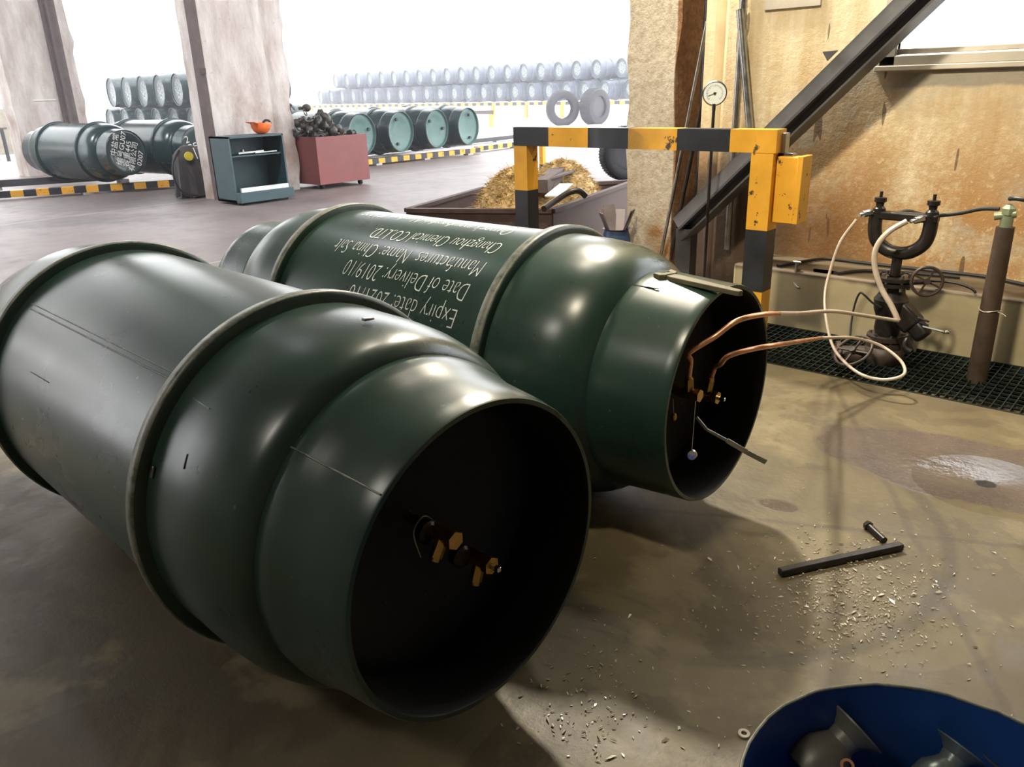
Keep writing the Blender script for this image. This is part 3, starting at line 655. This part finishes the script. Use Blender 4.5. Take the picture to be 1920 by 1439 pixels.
# stub pipe with green valve fitting and black line
sp = empty('stub_pipe', (-.636, 3.77, -.02), 'brown wrapped upright pipe with a pale green fitting, right of the manifold', 'pipe')
MB().lathe([(0, .041), (.3, .039), (.35, .038), (.70, .034)], (0, 0, -.02), (0, 0, 1), 28, 0, (True, True)).build('pipe', 'pipebrown', sp)
MB().cyl((0, 0, .68), (0, 0, .725), .024).lathe([(0, .018), (.01, .028), (.035, .028), (.045, .018), (.05, .012)], (0, 0, .72), (0, 0, 1), 6).cyl((-.045, -.01, .72), (.03, .0, .735), .016).build('fitting', 'palegreen', sp)
MB().tube([(.0, -.02, .795), (.03, -.04, .80), (.10, -.06, .795), (.3, -.06, .78)], .009, 10).build('handle', 'dark', sp)
MB().tube([(.041*cos(k*pi/8), .041*sin(k*pi/8), .33+.004*sin(k)) for k in range(16)], .0022, 6, closed=True, smooth=1).tube([(.035, -.025, .33), (.06, -.04, .327), (.07, -.045, .32)], .0015, 6).build('wire', 'coppale', sp)
o = MB().tube([wy(1676, 402, 3.84), wy(1700, 396, 3.85), wy(1728, 402, 3.86), wy(1760, 404, 3.83), wy(1800, 400, 3.81), wy(1840, 392, 3.79), wy(1874, 392, 3.78)], .0085, 10, smooth=5).build('black_hose', 'black'); tag(o, 'black rubber line from the manifold top to the stub pipe fitting', 'hose')
o = MB().tube([wy(1700, 526, 3.9), wy(1740, 527, 4.04), wy(1770, 528, 4.043), wy(1800, 533, 4.043), wy(1822, 542, 4.043), wy(1830, 550, 4.043)], .006, 8, smooth=4).build('black_hose', 'black'); tag(o, 'short black hose behind the upper handwheel, reaching to the stub pipe', 'hose')
for pts, lab in ((((1455, 500), (1500, 492), (1560, 480), (1620, 486), (1680, 490), (1760, 498), (1850, 515), (1925, 535)), 'long dark hose lying along the back of the plinth ledge'),
                 (((1500, 520), (1520, 514), (1560, 514), (1620, 508), (1700, 512), (1800, 520)), 'dark hose lying along the front of the plinth ledge')):
    o = MB().tube([g(a, b, .317) if g(a, b, .317).y < 4.385 else V((g(a, b, .317).x, 4.385, .317)) for a, b in pts], .009, 8, smooth=4).build('ledge_hose', 'black'); tag(o, lab, 'hose')
    for v in o.data.vertices: v.co.y = min(max(v.co.y, 4.07), 4.39)
tp = empty('water_tap', wy(1492, 520, 4.06)-V((0, 0, .06)), 'small metal tap hanging on the plinth edge left of the manifold', 'tap')
MB().cyl((0, -.0, .05), (0, 0, .14), .010).cyl((-.02, 0, .14), (.02, 0, .14), .006).cyl((0, 0, .10), (0, .03, .10), .012).build('body', 'steel', tp)
MB().tube([(0, 0, .05), (0, -.005, .03), (.02, -.01, .01), (.03, -.01, .012)], .007, 10).build('spout', 'steel', tp)

# ---------------------------------------------------------------- steel trough with straw, debris
tz = .42
tc = [g(763, 392, tz), g(1035, 393, tz), g(1190, 338, tz), g(905, 352, tz)]
cx, cy = sum(p.x for p in tc)/4, sum(p.y for p in tc)/4
tr = empty('steel_trough', (cx, cy, 0), 'brown rusty open steel bin filled with straw behind the striped guard', 'bin')
lc = loc([V((p.x, p.y, 0)) for p in tc], tr)
m = MB()
for i in range(4):
    a, b = lc[i], lc[(i+1) % 4]; m.bar(a+V((0, 0, tz/2)), b+V((0, 0, tz/2)), .02, tz)
m.build('side_plates', 'rust', tr)
m = MB()
for i in range(4):
    a, b = lc[i], lc[(i+1) % 4]; m.bar(a+V((0, 0, tz-.01)), b+V((0, 0, tz-.01)), .05, .03)
m.build('rim_angle', 'rust', tr)
m = MB(); f = [m.bm.verts.new(p*.98+V((0, 0, .3))) for p in lc]; m.bm.faces.new(f); m.build('inner_floor', 'rust', tr)
def heap(name, c, rx, ry, h, n, label, seed, rot=0):
    rnd = random.Random(seed); m = MB(); N = 28
    rings = []
    for i in range(9):
        f = i/8; rr = 1-f; rings.append([m.bm.verts.new(((rx*rr*cos(2*pi*k/N))*(1+.1*noise.noise(V((k*.9, i, seed)))), ry*rr*sin(2*pi*k/N)*(1+.1*noise.noise(V((k*.7, i, seed+4)))), h*(1-rr**2.4)*(1+.2*noise.noise(V((k*.4, i*.6, seed)))))) for k in range(N)])
    for A, B in zip(rings, rings[1:]):
        for k in range(N): m.bm.faces.new((A[k], A[(k+1) % N], B[(k+1) % N], B[k]))
    m.bm.faces.new(rings[0][::-1])
    for _ in range(n):
        an = rnd.random()*2*pi; rr = math.sqrt(rnd.random()); z = h*(1-rr**2.4)*1.02
        p = V((rx*rr*cos(an), ry*rr*sin(an), z+.004)); L = rnd.uniform(.05, .17); aa = rnd.gauss(.3, .9); dv = V((cos(aa), sin(aa), rnd.gauss(.0, .28)-.15*rr)).normalized()
        if rnd.random() < .05: dv = V((cos(aa)*.5, sin(aa)*.5, .8)).normalized(); L *= .8
        wv = dv.cross(V((rnd.gauss(0, 1), rnd.gauss(0, 1), rnd.gauss(0, 1)))).normalized()*.0028
        a, b = p-dv*L*.3, p+dv*L*.7; a.z = max(a.z, .0); b.z = max(b.z, .0)
        wv2 = dv.cross(wv).normalized()*.0025
        q1 = [m.bm.verts.new(a+wv), m.bm.verts.new(a-wv), m.bm.verts.new(a+wv2)]; tip = m.bm.verts.new(b)
        m.bm.faces.new((q1[0], q1[1], tip)); m.bm.faces.new((q1[1], q1[2], tip)); m.bm.faces.new((q1[2], q1[0], tip))
    o = m.build(name, 'straw', fix=False); o.location = c; o.rotation_euler = (0, 0, rot); tag(o, label, 'straw', kind='stuff'); return o
def inbin(u, v): p = (tc[0]*(1-u)+tc[1]*u)*(1-v)+(tc[3]*(1-u)+tc[2]*u)*v; return p
e1 = (tc[2]-tc[1]); ra = atan2(e1.y, e1.x)
p_ = inbin(.60, .28); heap('straw_heap', (p_.x, p_.y, tz-.12), .46, .36, .36, 2400, 'pale straw heaped at the near left end of the steel bin', 1, ra)
p_ = inbin(.62, .76); heap('straw_heap', (p_.x, p_.y, tz-.12), .46, .33, .34, 2000, 'browner straw heaped at the far right end of the steel bin', 2, ra)
o = MB().tube([g(1020, 392, .5), g(1040, 378, .53), g(1065, 362, .57), g(1085, 358, .58), g(1098, 368, .54)], .021, 14, smooth=5).build('bent_pipe', 'dark'); tag(o, 'dark bent pipe resting on the edge of the straw bin', 'pipe')
a, b = g(1012, 350, .56), g(1050, 322, .56); o = MB().bar(a, b, .12, .10).bar(a+V((0, .05, .04)), b+V((.1, .1, .01)), .05, .02).build('broken_board', 'wood', bevel=.004); tag(o, 'broken grey brown board sticking up between the straw heaps', 'board')
a, b = g(1035, 368, .55), g(1062, 345, .56); o = MB().bar(a, b, .10, .008).build('paper_sheet', 'white'); tag(o, 'white sheet lying on the straw beside the bent pipe', 'sheet')
# thin striped post beyond the bin, and dark tyre leaning behind pillar
b_ = g(1018, 352, .0); o = MB().box((-.03, -.03, 0), (.03, .03, .30), 1).box((-.03, -.03, .30), (.03, .03, .75), 0).build('striped_post', ['yellow', 'stripe']); o.location = (b_.x, b_.y, 0); tag(o, 'thin yellow and black post beyond the straw bin', 'post')
def tyre(c, rz, Ro, w_, label, tilt=0):
    t_ = empty('tyre', c, label, 'tyre', rz)
    pr = [(-w_/2, Ro*.60), (-w_/2-.01, Ro*.75), (-w_/2, Ro*.93), (-w_*.38, Ro*.985), (0, Ro), (w_*.38, Ro*.985), (w_/2, Ro*.93), (w_/2+.01, Ro*.75), (w_/2, Ro*.60), (w_*.42, Ro*.57), (w_*.40, Ro*.66), (w_*.36, Ro*.88), (-w_*.36, Ro*.88), (-w_*.40, Ro*.66), (-w_*.42, Ro*.57), (-w_/2, Ro*.60)]
    MB().lathe(pr, (0, 0, Ro), n=56).build('casing', 'tyre', t_, ang=50)
    m = MB()
    for k in range(56):
        an = 2*pi*k/56; m.box((-w_*.36, -.006, Ro-.012), (w_*.36, .006, Ro+.006), 0, Matrix.Translation((0, 0, Ro)) @ Matrix.Rotation(an, 4, 'X'))
    m.build('tread', 'tyre', t_); return t_
tq = tyre(g(1172, 338, 0), -.6, .36, .26, 'dark tyre standing beyond the straw bin, partly behind the rough pillar')
MB().lathe([(-.06, 0), (-.06, .22), (.06, .225), (.07, .15), (.04, .0)], (0, 0, .36), n=40).build('wheel_disc', 'black2', tq)
# scraps beside the bin
q = wy(1145, 430, 4.75); bg = empty('scrap_bag', (q.x+.05, 4.75, 0), 'blue bag with grey foil scraps between the bin and the rough pillar', 'bag')
MB().lathe([(0, .09), (.05, .11), (.22, .10), (.28, .085), (.29, .10)], (0, 0, 0), (0, 0, 1), 20, 0, (True, False)).build('bag', 'scrapblue', bg)
m = MB()
for k in range(7):
    an = random.random()*6.28; m.bar((.04*cos(an), .04*sin(an), .22), (.12*cos(an), .12*sin(an), .40+.05*random.random()), .09, .004)
m.build('foil_scraps', 'foil', bg)

# ---------------------------------------------------------------- tool cabinet with hard hat, red bin with fittings
cb_ = empty('tool_cabinet', (-9.22, 5.5, 0), 'open teal metal tool cabinet standing against the white plaster pillar', 'cabinet')
y0, y1, x0, x1, H = -.37, .39, -.22, .22, .80
m = MB(); m.box((x0, y0, .03), (x1, y0+.02, H)).box((x0, y1-.02, .03), (x1, y1, H)).box((x0, y0, .03), (x0+.02, y1, H)).box((x0, y0, .03), (x1, y1, .06))
m.box((x0, y0, H-.02), (x1, y1, H)); m.build('body', 'cab', cb_)
MB().box((x0+.02, y0+.02, .07), (x0+.03, y1-.02, H-.03)).build('back_panel', 'cabin', cb_)
MB().box((x0+.02, y0+.02, .56), (x1-.05, y1-.02, .575)).build('shelf', 'cab', cb_)
MB().box((x1, y0, .03), (x1+.10, y1, .15)).build('front_tray', 'cab', cb_, bevel=.004)
MB().box((x1+.02, y0+.06, .151), (x1+.05, y1-.04, .20)).build('drawer_front', 'white', cb_)
for yy in (y0+.05, y1-.03):
    MB().cyl((x1-.04, yy-.015, .03), (x1-.04, yy+.015, .03), .03, 16).build('caster', 'black', cb_)
o = MB().bar((-9.1, 5.3, .60), (-9.05, 5.62, .61), .02, .02).cyl((-9.1, 5.36, .60), (-9.1, 5.36, .64), .02).build('tool_set', 'steel'); tag(o, 'steel tool lying on the cabinet shelf, at the left', 'tool')
o = MB().bar((-9.06, 5.5, .595), (-9.02, 5.78, .60), .04, .012).build('tool_set', 'steel'); tag(o, 'flat bright tool lying on the cabinet shelf, at the right', 'tool')
hh = empty('hard_hat', (-9.2, 5.72, .80), 'orange hard hat turned upside down on the teal cabinet', 'hat', .2)
MB().lathe([(0, .0), (.005, .05), (.03, .09), (.08, .118), (.13, .125), (.135, .124), (.13, .118), (.08, .11), (.03, .08), (.01, .0)], (0, 0, 0), (0, 0, 1), 32).build('shell', 'orange', hh)
MB().bar((0, -.10, .128), (0, -.17, .15), .16, .006).build('brim', 'orange', hh, bevel=.002)
MB().tube([(-.02, .06, .13), (0, .09, .16), (.02, .13, .15), (.03, .14, .12)], .014, 10).build('headband', 'black', hh)
rb = empty('red_bin', (-9.75, 7.10, 0), 'faded red steel bin on casters beside the white pillar', 'bin')
m = MB(); yA, yB = -.45, .42
m.box((-.02+.34, yA, .07), (.36, yB, .70)).box((-.34, yA, .07), (-.32, yB, .70)).box((-.32, yA+.002, .07), (.34, yA+.02, .70)).box((-.32, yB-.02, .07), (.34, yB-.002, .70)).box((-.335, yA+.004, .065), (.335, yB-.004, .08)).box((-.32, yA+.02, .50), (.34, yB-.02, .52))
m.build('body', 'red', rb)
for yy in (yA+.1, yB-.1):
    MB().cyl((.25, yy-.02, .035), (.25, yy+.02, .035), .035, 16).build('caster', 'black', rb)
def fitting(kind):
    m = MB()
    if kind == 0: m.lathe([(0, .0), (0, .055), (.02, .06), (.05, .03), (.10, .028), (.11, .04), (.12, .0)], (0, 0, 0), (0, 0, 1), 16)
    elif kind == 1: m.tube([(-.06, 0, 0), (0, 0, .03), (.03, .0, .08), (.03, .03, .13)], .02, 10)
    elif kind == 2: m.ball((0, 0, 0), .06, 14, sc=(1, .8, 1.2)).cyl((0, 0, .04), (0, .02, .12), .022)
    else: m.tube([(.05*cos(a*.7), .05*sin(a*.7), .0) for a in range(9)], .009, 8, closed=True, smooth=2)
    return m.build('scrap_fitting', 'scrap')
protos = [fitting(i) for i in range(4)]; used = [False]*4; n_ = 0
lab = 'grey worn metal fitting in the tangled pile heaped on the red bin'
rnd = random.Random(3)
for i in range(110):
    f = rnd.random(); yy = -.46+.84*f; top = 1.10-.5*max(0, f-.08)
    zz = .56+(top-.56)*rnd.random()**.7; xx = rnd.uniform(-.28, .30); k = rnd.randrange(4)
    if zz < .68 and (yy < -.42 or abs(xx) > .26): xx *= .6; yy *= .8
    o = protos[k] if not used[k] else protos[k].copy()
    if used[k]: COL.objects.link(o)
    used[k] = True; s_ = rnd.uniform(.7, 1.15)
    o.location = (-9.75+xx, 7.05+yy, zz); o.rotation_euler = [rnd.uniform(0, 6.28) for _ in range(3)]; o.scale = (s_, s_, s_); tag(o, lab, 'fitting', 'scrap fittings heaped on the red bin')

# ---------------------------------------------------------------- rails and background containers
def rail(a, b, label, n, h=.09, w_=.12, z=.03, mats=('yellow', 'stripe'), ratio=.5):
    a, b = V((*a, 0)), V((*b, 0)); o_ = (a+b)/2; t_ = empty('storage_rail', o_, label, 'rail')
    m = MB(); d_ = (b-a)/n
    for i in range(n):
        p = a+d_*i-o_; m.bar(p+V((0, 0, z+h/2)), p+d_*ratio+V((0, 0, z+h/2)), w_, h, 0); m.bar(p+d_*ratio+V((0, 0, z+h/2)), p+d_+V((0, 0, z+h/2)), w_, h, 1)
    m.build('beam', mats, t_)
    for i in range(0, n+1, 4):
        p = a+d_*i-o_; MB().box(p+V((-.07, -.07, 0)), p+V((.07, .07, z))).build('foot', 'stone' if z < .3 else 'yellow', t_)
    return t_
rail((-13.3, 2.4), (-11.5, 6.05), 'yellow and black striped rail under the lying containers at the far left', 13)
rail((-14.6, 2.4), (-13.2, 5.6), 'plain dark rail behind the striped rail at the far left', 8, h=.10, z=.07, mats=('black2', 'black2'))
rail((-11.75, 7.2), (-11.75, 12.3), 'striped rail under the four teal ended containers', 17)
rail((-12.0, 12.5), (-12.8, 19.5), 'faded striped rail running on from the four teal ended containers', 20)
rail((-13.3, 7.2), (-14.2, 18), 'dark rail behind the four teal ended containers', 16, mats=('black2', 'black2'))
CH_CACHE = {}
def dup(src, name, label, locv, rz, group=None, roll=0):
    r = src.copy(); COL.objects.link(r); r.location = locv; r.rotation_euler = (0, 0, rz); tag(r, label, None, group)
    for ch in KIDS[src.name]:
        c = ch.copy(); COL.objects.link(c); c.parent = r
        for s in KIDS.get(ch.name, []): e = s.copy(); COL.objects.link(e); e.parent = c
    return r
KIDS = {}
def kids(o):
    KIDS[o.name] = [c for c in bpy.data.objects if c.parent == o]
    for c in KIDS[o.name]: KIDS[c.name] = [e for e in bpy.data.objects if e.parent == c]
    return o
T4 = kids(make_tank('gas_container', 'teal ended dark green container nearest the red bin', 56, 'green2', 'teal', 'teal', detail=False, headq=-.05, rim=.36))
for s in (0, 120, 240):
    pass
sp4 = [(9.25, 0), (10.16, 1), (11.08, 2), (11.95, 3)]
lab4 = ['dark green container with teal end, half hidden by the fittings pile, first of four', 'dark green container with teal end, second of four from the red bin', 'dark green container with teal end, third of four from the red bin', 'dark green container with teal end, last of four, farthest from the red bin']
for i, (yy, k) in enumerate(sp4):
    o = T4 if i == 0 else dup(T4, 'gas_container', lab4[i], (0, 0, 0), 0)
    if i == 0: o['label'] = lab4[0]
    o.location = (-11.65, yy, .13); o.rotation_euler = (0, 0, .16)
    for j in range(2 if i else 1):
        an = R((70, 200, -50, 20)[i]+140*j); MB().cyl((-.055, .23*sin(an), RH+.23*cos(an)), (-.02, .23*sin(an), RH+.23*cos(an)), .028).build('fusible_plug', 'black2', o)
# left lying containers with white writing on the end
TL = kids(make_tank('gas_container', 'dark container with white writing on its end on the far left striped rail', 56, 'green2', 'green2', 'green2', detail=False, headq=-.02, rim=.31))
TL.location = (-11.75, 5.12, .125); TL.rotation_euler = (0, 0, .17)
TL2 = dup(TL, 'gas_container', 'dark container partly behind the draped welding stand on the far left striped rail', (-11.55, 6.12, .125), .17)
def endtext(root, lines, rot, size, dy=0):
    for s, ox_, oy_ in lines:
        bm = text_mesh(s, size)
        for v in bm.verts:
            x_, y_ = v.co.x+ox_, v.co.y+oy_; c, q = cos(rot), sin(rot)
            v.co = V((.004, x_*c-y_*q, RH+x_*q+y_*c))
        textpart(bm, root, 'white stencilled characters')
endtext(TL, [('中盐常', -.10, .16), ('编号GU07', -.20, .055), ('容重445', -.20, -.04), ('有限公司', -.24, -.135), ('0207', -.13, -.24)], R(70), .105)
endtext(TL2, [('REA', -.20, .0), ('2', -.22, .12)], R(10), .14)

# welding stand draped in dark cloth, with yellow gauge
wd = empty('draped_stand', (-10.4, 5.33, 0), 'dark cloth draped over a stand left of the teal cabinet', 'stand')
m = MB(); N = 28; rg = []
for i in range(12):
    f = i/11; z = .95*f**.9+.03 if i else .03; z = .66*f; rr = .21*(1-f*.15)*(1 if f < .85 else (1-(f-.85)*4.5)*.85+.15)
    rg.append([m.bm.verts.new(((rr*.9*cos(2*pi*k/N))*(1+.16*sin(k*1.7)*(1-f)), rr*1.1*sin(2*pi*k/N)*(1+.16*sin(k*1.7)*(1-f)), z+.02*sin(k*2.1)*(1-f) if i else max(.0, .02+.02*sin(k*2.1)))) for k in range(N)])
for A, B in zip(rg, rg[1:]):
    for k in range(N): m.bm.faces.new((A[k], A[(k+1) % N], B[(k+1) % N], B[k]))
m.bm.faces.new(rg[-1]); m.build('cloth', 'cloth', wd)
MB().cyl((.19, -.10, .54), (.215, -.105, .54), .055, 20).build('gauge', 'tag', wd)
MB().bar((.21, -.03, .64), (.23, .0, .50), .05, .004).build('label_card', 'white', wd)
MB().tube([(.05, -.15, .62), (.1, -.30, .4), (.15, -.25, .1), (.3, .1, .02), (.2, .35, .02), (.25, .4, .3)], .014, 8, smooth=4).build('cable', 'black', wd)

# middle stack seen between the pillars
def stack_tank(label, mat, end):
    return kids(make_tank('gas_container', label, 36, mat, mat, end, detail=False, headq=-.03, rim=.36))
SM = stack_tank('x', 'green2', 'endtext'); first = True
for row, n, z0 in ((1, 6, 1.0), (0, 7, .22)):
    for i in range(n):
        X = -23.0+i*.905+(0 if row else -.4); Y = 9.9
        lab = ('container number %s from the left, upper row, stack between the two white pillars' % ('one two three four five six seven'.split()[i])) if row else ('container in the lower row between the white pillars, %s from the left' % ('first second third fourth fifth sixth seventh'.split()[i]))
        if first: o = SM; first = False
        else: o = dup(SM, 'gas_container', '', (0, 0, 0), 0)
        o.location = (X, Y, z0); o.rotation_euler = (0, 0, -pi/2-.12); o.scale = (1.04,)*3; tag(o, lab, None, 'containers stacked between the white pillars')
o = dup(T4, 'gas_container', 'pale teal container at the left end of the upper row between the white pillars', (-23.9, 10.6, .98), -pi/2, 'containers stacked between the white pillars')
# steel rack beams under the stacks
rail((-25, 9.4), (-16.2, 9.4), 'dark low rack under the stack between the white pillars', 8, z=.03, h=.19, mats=('black2', 'black2'))
# far double row across the yard
FY = 28.0; FX0, FX1 = -37.2, -21.0
rail((-44, FY+.3), (-14, FY+.3), 'striped rack beam under the far double row of containers across the yard', 60, z=.52, h=.14)
words = 'first second third fourth fifth sixth seventh eighth ninth tenth eleventh twelfth thirteenth fourteenth fifteenth sixteenth seventeenth eighteenth nineteenth twentieth twenty-first twenty-second twenty-third twenty-fourth twenty-fifth'.split()
FT = stack_tank('y', 'whitetank', 'endtext'); first = True
for row, xs in ((1, [FX1+1.0*k for k in (2.2, 1)]+[FX1-.952*k for k in range(18)]), (0, [FX1+2.6, FX1+1.4]+[FX1+.4-.952*k for k in range(20)])):
    for i, X in enumerate(xs):
        lab = '%s container from the right in the %s row of the far stack across the yard' % (words[i], 'upper' if row else 'lower')
        if first: o = FT; first = False
        else: o = dup(FT, 'gas_container', '', (0, 0, 0), 0)
        o.location = (X, FY-(0 if row else .0), .66+(.80 if row else 0)); o.rotation_euler = (0, 0, -pi/2-.33); tag(o, lab, None, 'containers in the far double row')
# yard posts, tyres on a board, low striped stand
for i, px in enumerate((800, 962, 1166)):
    a = wy(px, 100, 33); o = MB().box((-.09, -.09, 0), (.09, .09, 9)).build('yard_post', 'stone'); o.location = (a.x, 33, 0); tag(o, ('slim pale post beyond the far stack, leftmost of three', 'slim pale post beyond the far stack, middle of three', 'slim pale post beyond the far stack, next to the rough pillar')[i], 'post')
c1, c2 = g(1055, 232, .1), g(1115, 230, .1)
a, b = g(988, 238, .1), g(1148, 232, .1); o = MB().bar(a-V((0, 0, .06)), b-V((0, 0, .06)), .5, .09).build('ground_board', 'stone'); tag(o, 'long pale board lying on the yard under the two tyres', 'board')
sc_ = (c1-O).length*.0185
tyre(c1-V((0, 0, .085)), -.55, .56, .30, 'left one of two tyres standing on a board in the yard')
tq = tyre(c2-V((0, 0, .085)), -.05, .58, .45, 'right one of two tyres standing on a board in the yard')
MB().lathe([(-.10, 0), (-.10, .34), (.14, .345), (.15, .2), (.10, .0)], (0, 0, .58), n=40).build('wheel_disc', 'black2', tq)
ws = empty('low_stand', g(905, 238, 0), 'low yellow and rust coloured stand right of the four teal ended containers', 'stand')
MB().box((-1.2, -.05, .42), (.5, .05, .55)).build('top_bar', 'rust', ws)
for xx in (-1.1, .42): MB().box((xx-.06, -.05, 0), (xx+.06, .05, .42)).build('leg', 'yellow', ws)
# table at the far left
tb = empty('work_table', (-21.5, 6.0, 0), 'dark work table beyond the far left pillar', 'table')
MB().box((-.4, -1.3, .70), (.4, .6, .74)).build('top', 'wood', tb)
for x_, y_ in ((-.35, -1.2), (.35, -1.2), (-.35, .5), (.35, .5)): MB().box((x_-.03, y_-.03, 0), (x_+.03, y_+.03, .70)).build('leg', 'black2', tb)

# ---------------------------------------------------------------- floor items near the camera
bl = empty('blue_drum', (-.097, 1.01, 0), 'cut down blue steel drum with caps inside, in the bottom right corner', 'drum')
RD, HD = .291, .25
N = 72; m = MB()
pr = [(0.004, 0), (.0, RD-.004), (.0, RD), (HD*.5, RD), (HD, RD), (HD, RD-.0035), (HD*.5, RD-.0035), (.01, RD-.0035), (.01, 0)]
m.lathe(pr, (0, 0, 0), (0, 0, 1), N); m.build('drum_wall', 'blue', bl)
m = MB(); m.tube([(RD*cos(2*pi*k/48)*.996, RD*sin(2*pi*k/48)*.996, HD+.0015*sin(k*2.3)) for k in range(48)], .003, 8, closed=True, smooth=1); m.build('cut_edge', 'crest', bl)
def bell(p, tilt, rz, s, mat, label):
    t_ = empty('protective_bell', p, label, 'bell cap', rz); ax = V((sin(tilt), 0, cos(tilt)))
    pr = [(0, 0), (0, .055), (.01, .075), (.05, .085), (.09, .078), (.12, .055), (.14, .043), (.165, .045), (.185, .062), (.20, .085), (.205, .086), (.20, .078), (.185, .055), (.165, .038), (.165, 0)]
    MB().lathe([(a*s, b*s) for a, b in pr], (0, 0, 0), ax, 40).build('cap_body', mat, t_); return t_
p = wy(1560, 1440, .95); 
def drop(x, y, z): q = g(x, y, z); return (q.x, q.y, z)
def bell_at(px, py, z, tilt, rz, s, mat, label):      # the wide flange is centred on the given spot
    q = g(px, py, z); ax = V((sin(tilt)*cos(rz), sin(tilt)*sin(rz), cos(tilt))); bell(q-ax*.2*s, tilt, rz, s, mat, label)
bell_at(1604, 1366, .17, .95, 1.05, .62, 'bell', 'olive grey flared cap at the left inside the blue drum')
bell_at(1803, 1404, .17, .80, 1.2, .50, 'bell2', 'light grey glossy flared cap in the middle of the blue drum')
bell_at(1900, 1415, .15, .1, .3, .66, 'bell3', 'pale brown cap at the right edge of the blue drum')
bell_at(1680, 1470, .10, 1.2, 2.9, .55, 'bell', 'olive grey cap lying low between the others in the drum')
q = drop(1588, 1437, .16); o = MB().lathe([(0, .007), (0, .0115), (.004, .0115), (.004, .007), (0, .007)], q, (.3, -.5, .8), 20).build('washer', 'copper'); tag(o, 'small coppery ring lying on the left valve cap', 'ring')
a, b = g(1462, 1074, .012), g(1690, 1024, .012); d_ = (b-a).normalized()
br = empty('steel_bar', ((a+b)/2).to_tuple(), 'dark flat steel bar lying on the littered floor', 'bar')
MB().bar(*loc([a, b], br), .022, .02).build('bar', 'dark', br, bevel=.003)
a, b = g(1630, 988, .012), g(1658, 1014, .01); o = MB().cyl(a, b, .010, 12).lathe([(0, .014), (.012, .014)], a, (b-a)*-1, 6, 0, (True, True)).build('bolt', 'dark'); tag(o, 'short dark bolt lying above the steel bar', 'bolt')
q = g(1395, 1377, .002); o = MB().lathe([(0, .006), (0, .012), (.003, .012), (.003, .006), (0, .006)], (0, 0, 0), (0, 0, 1), 20).build('washer', 'flake'); o.location = q; tag(o, 'small pale washer on the floor left of the blue drum', 'washer')
q = g(1790, 893, .004); o = MB().box((-.04, -.03, -.002), (.04, .03, .002)).build('x', 'ink'); bpy.data.objects.remove(o)
rnd = random.Random(11); m = MB(); cnt = 0
def flake(x, y, s):
    an = rnd.random()*6.28; a = V((cos(an), sin(an), 0)); b = V((-a.y, a.x, 0)); p = V((x, y, .0012+rnd.random()*.002)); l_, w_ = s*rnd.uniform(.7, 1.8), s*rnd.uniform(.2, .55); t1, t2 = rnd.gauss(0, .35)*s, rnd.gauss(0, .35)*s
    v = [p-a*l_-b*w_*.3, p-a*l_*.2-b*w_+V((0, 0, abs(t1))), p+a*l_-b*w_*.2, p+a*l_*.3+b*w_+V((0, 0, abs(t2)))]
    lo = [m.bm.verts.new(V((q_.x, q_.y, max(.0003, q_.z-.0008)))) for q_ in v]; hi = [m.bm.verts.new(q_+V((0, 0, .0004))) for q_ in v]
    m.bm.faces.new(hi); m.bm.faces.new(lo[::-1])
    for i in range(4): j = (i+1) % 4; m.bm.faces.new((lo[i], lo[j], hi[j], hi[i]))
while cnt < 1300:
    if cnt < 950: px, py = rnd.gauss(1600, 85), rnd.gauss(1110, 62)
    elif cnt < 1150: px, py = rnd.uniform(1080, 1900), rnd.uniform(1000, 1420)
    else: px, py = rnd.gauss(1100, 60), rnd.gauss(1330, 60)
    if py > 1430 or (px > 1560 and py < 1015 and rnd.random() < .7): continue
    p = g(px, py)
    if hypot(p.x+.097, p.y-1.01) < RD+.01: continue
    flake(p.x, p.y, rnd.uniform(.0014, .0048)*(1 if rnd.random() < .93 else 1.8)); cnt += 1
o = m.build('floor_litter', 'flake'); tag(o, 'pale flakes and chips scattered on the floor around the steel bar', 'litter', kind='stuff')

# haze over the yard and the far end of the hall
hz = bpy.data.materials.new('yard_haze'); hz.use_nodes = True; nt = hz.node_tree; nt.nodes.clear()
vo = nt.nodes.new('ShaderNodeVolumeScatter'); vo.inputs['Color'].default_value = (.93, .93, 1, 1); vo.inputs['Density'].default_value = .008; vo.inputs['Anisotropy'].default_value = .3
ou = nt.nodes.new('ShaderNodeOutputMaterial'); nt.links.new(vo.outputs[0], ou.inputs[1]); M_['haze'] = hz
o = MB().box((-70, -7.9, .001), (-7.4, 60, 9)).build('yard_haze', 'haze'); tag(o, 'thin bright haze hanging over the yard', 'haze', kind='stuff')
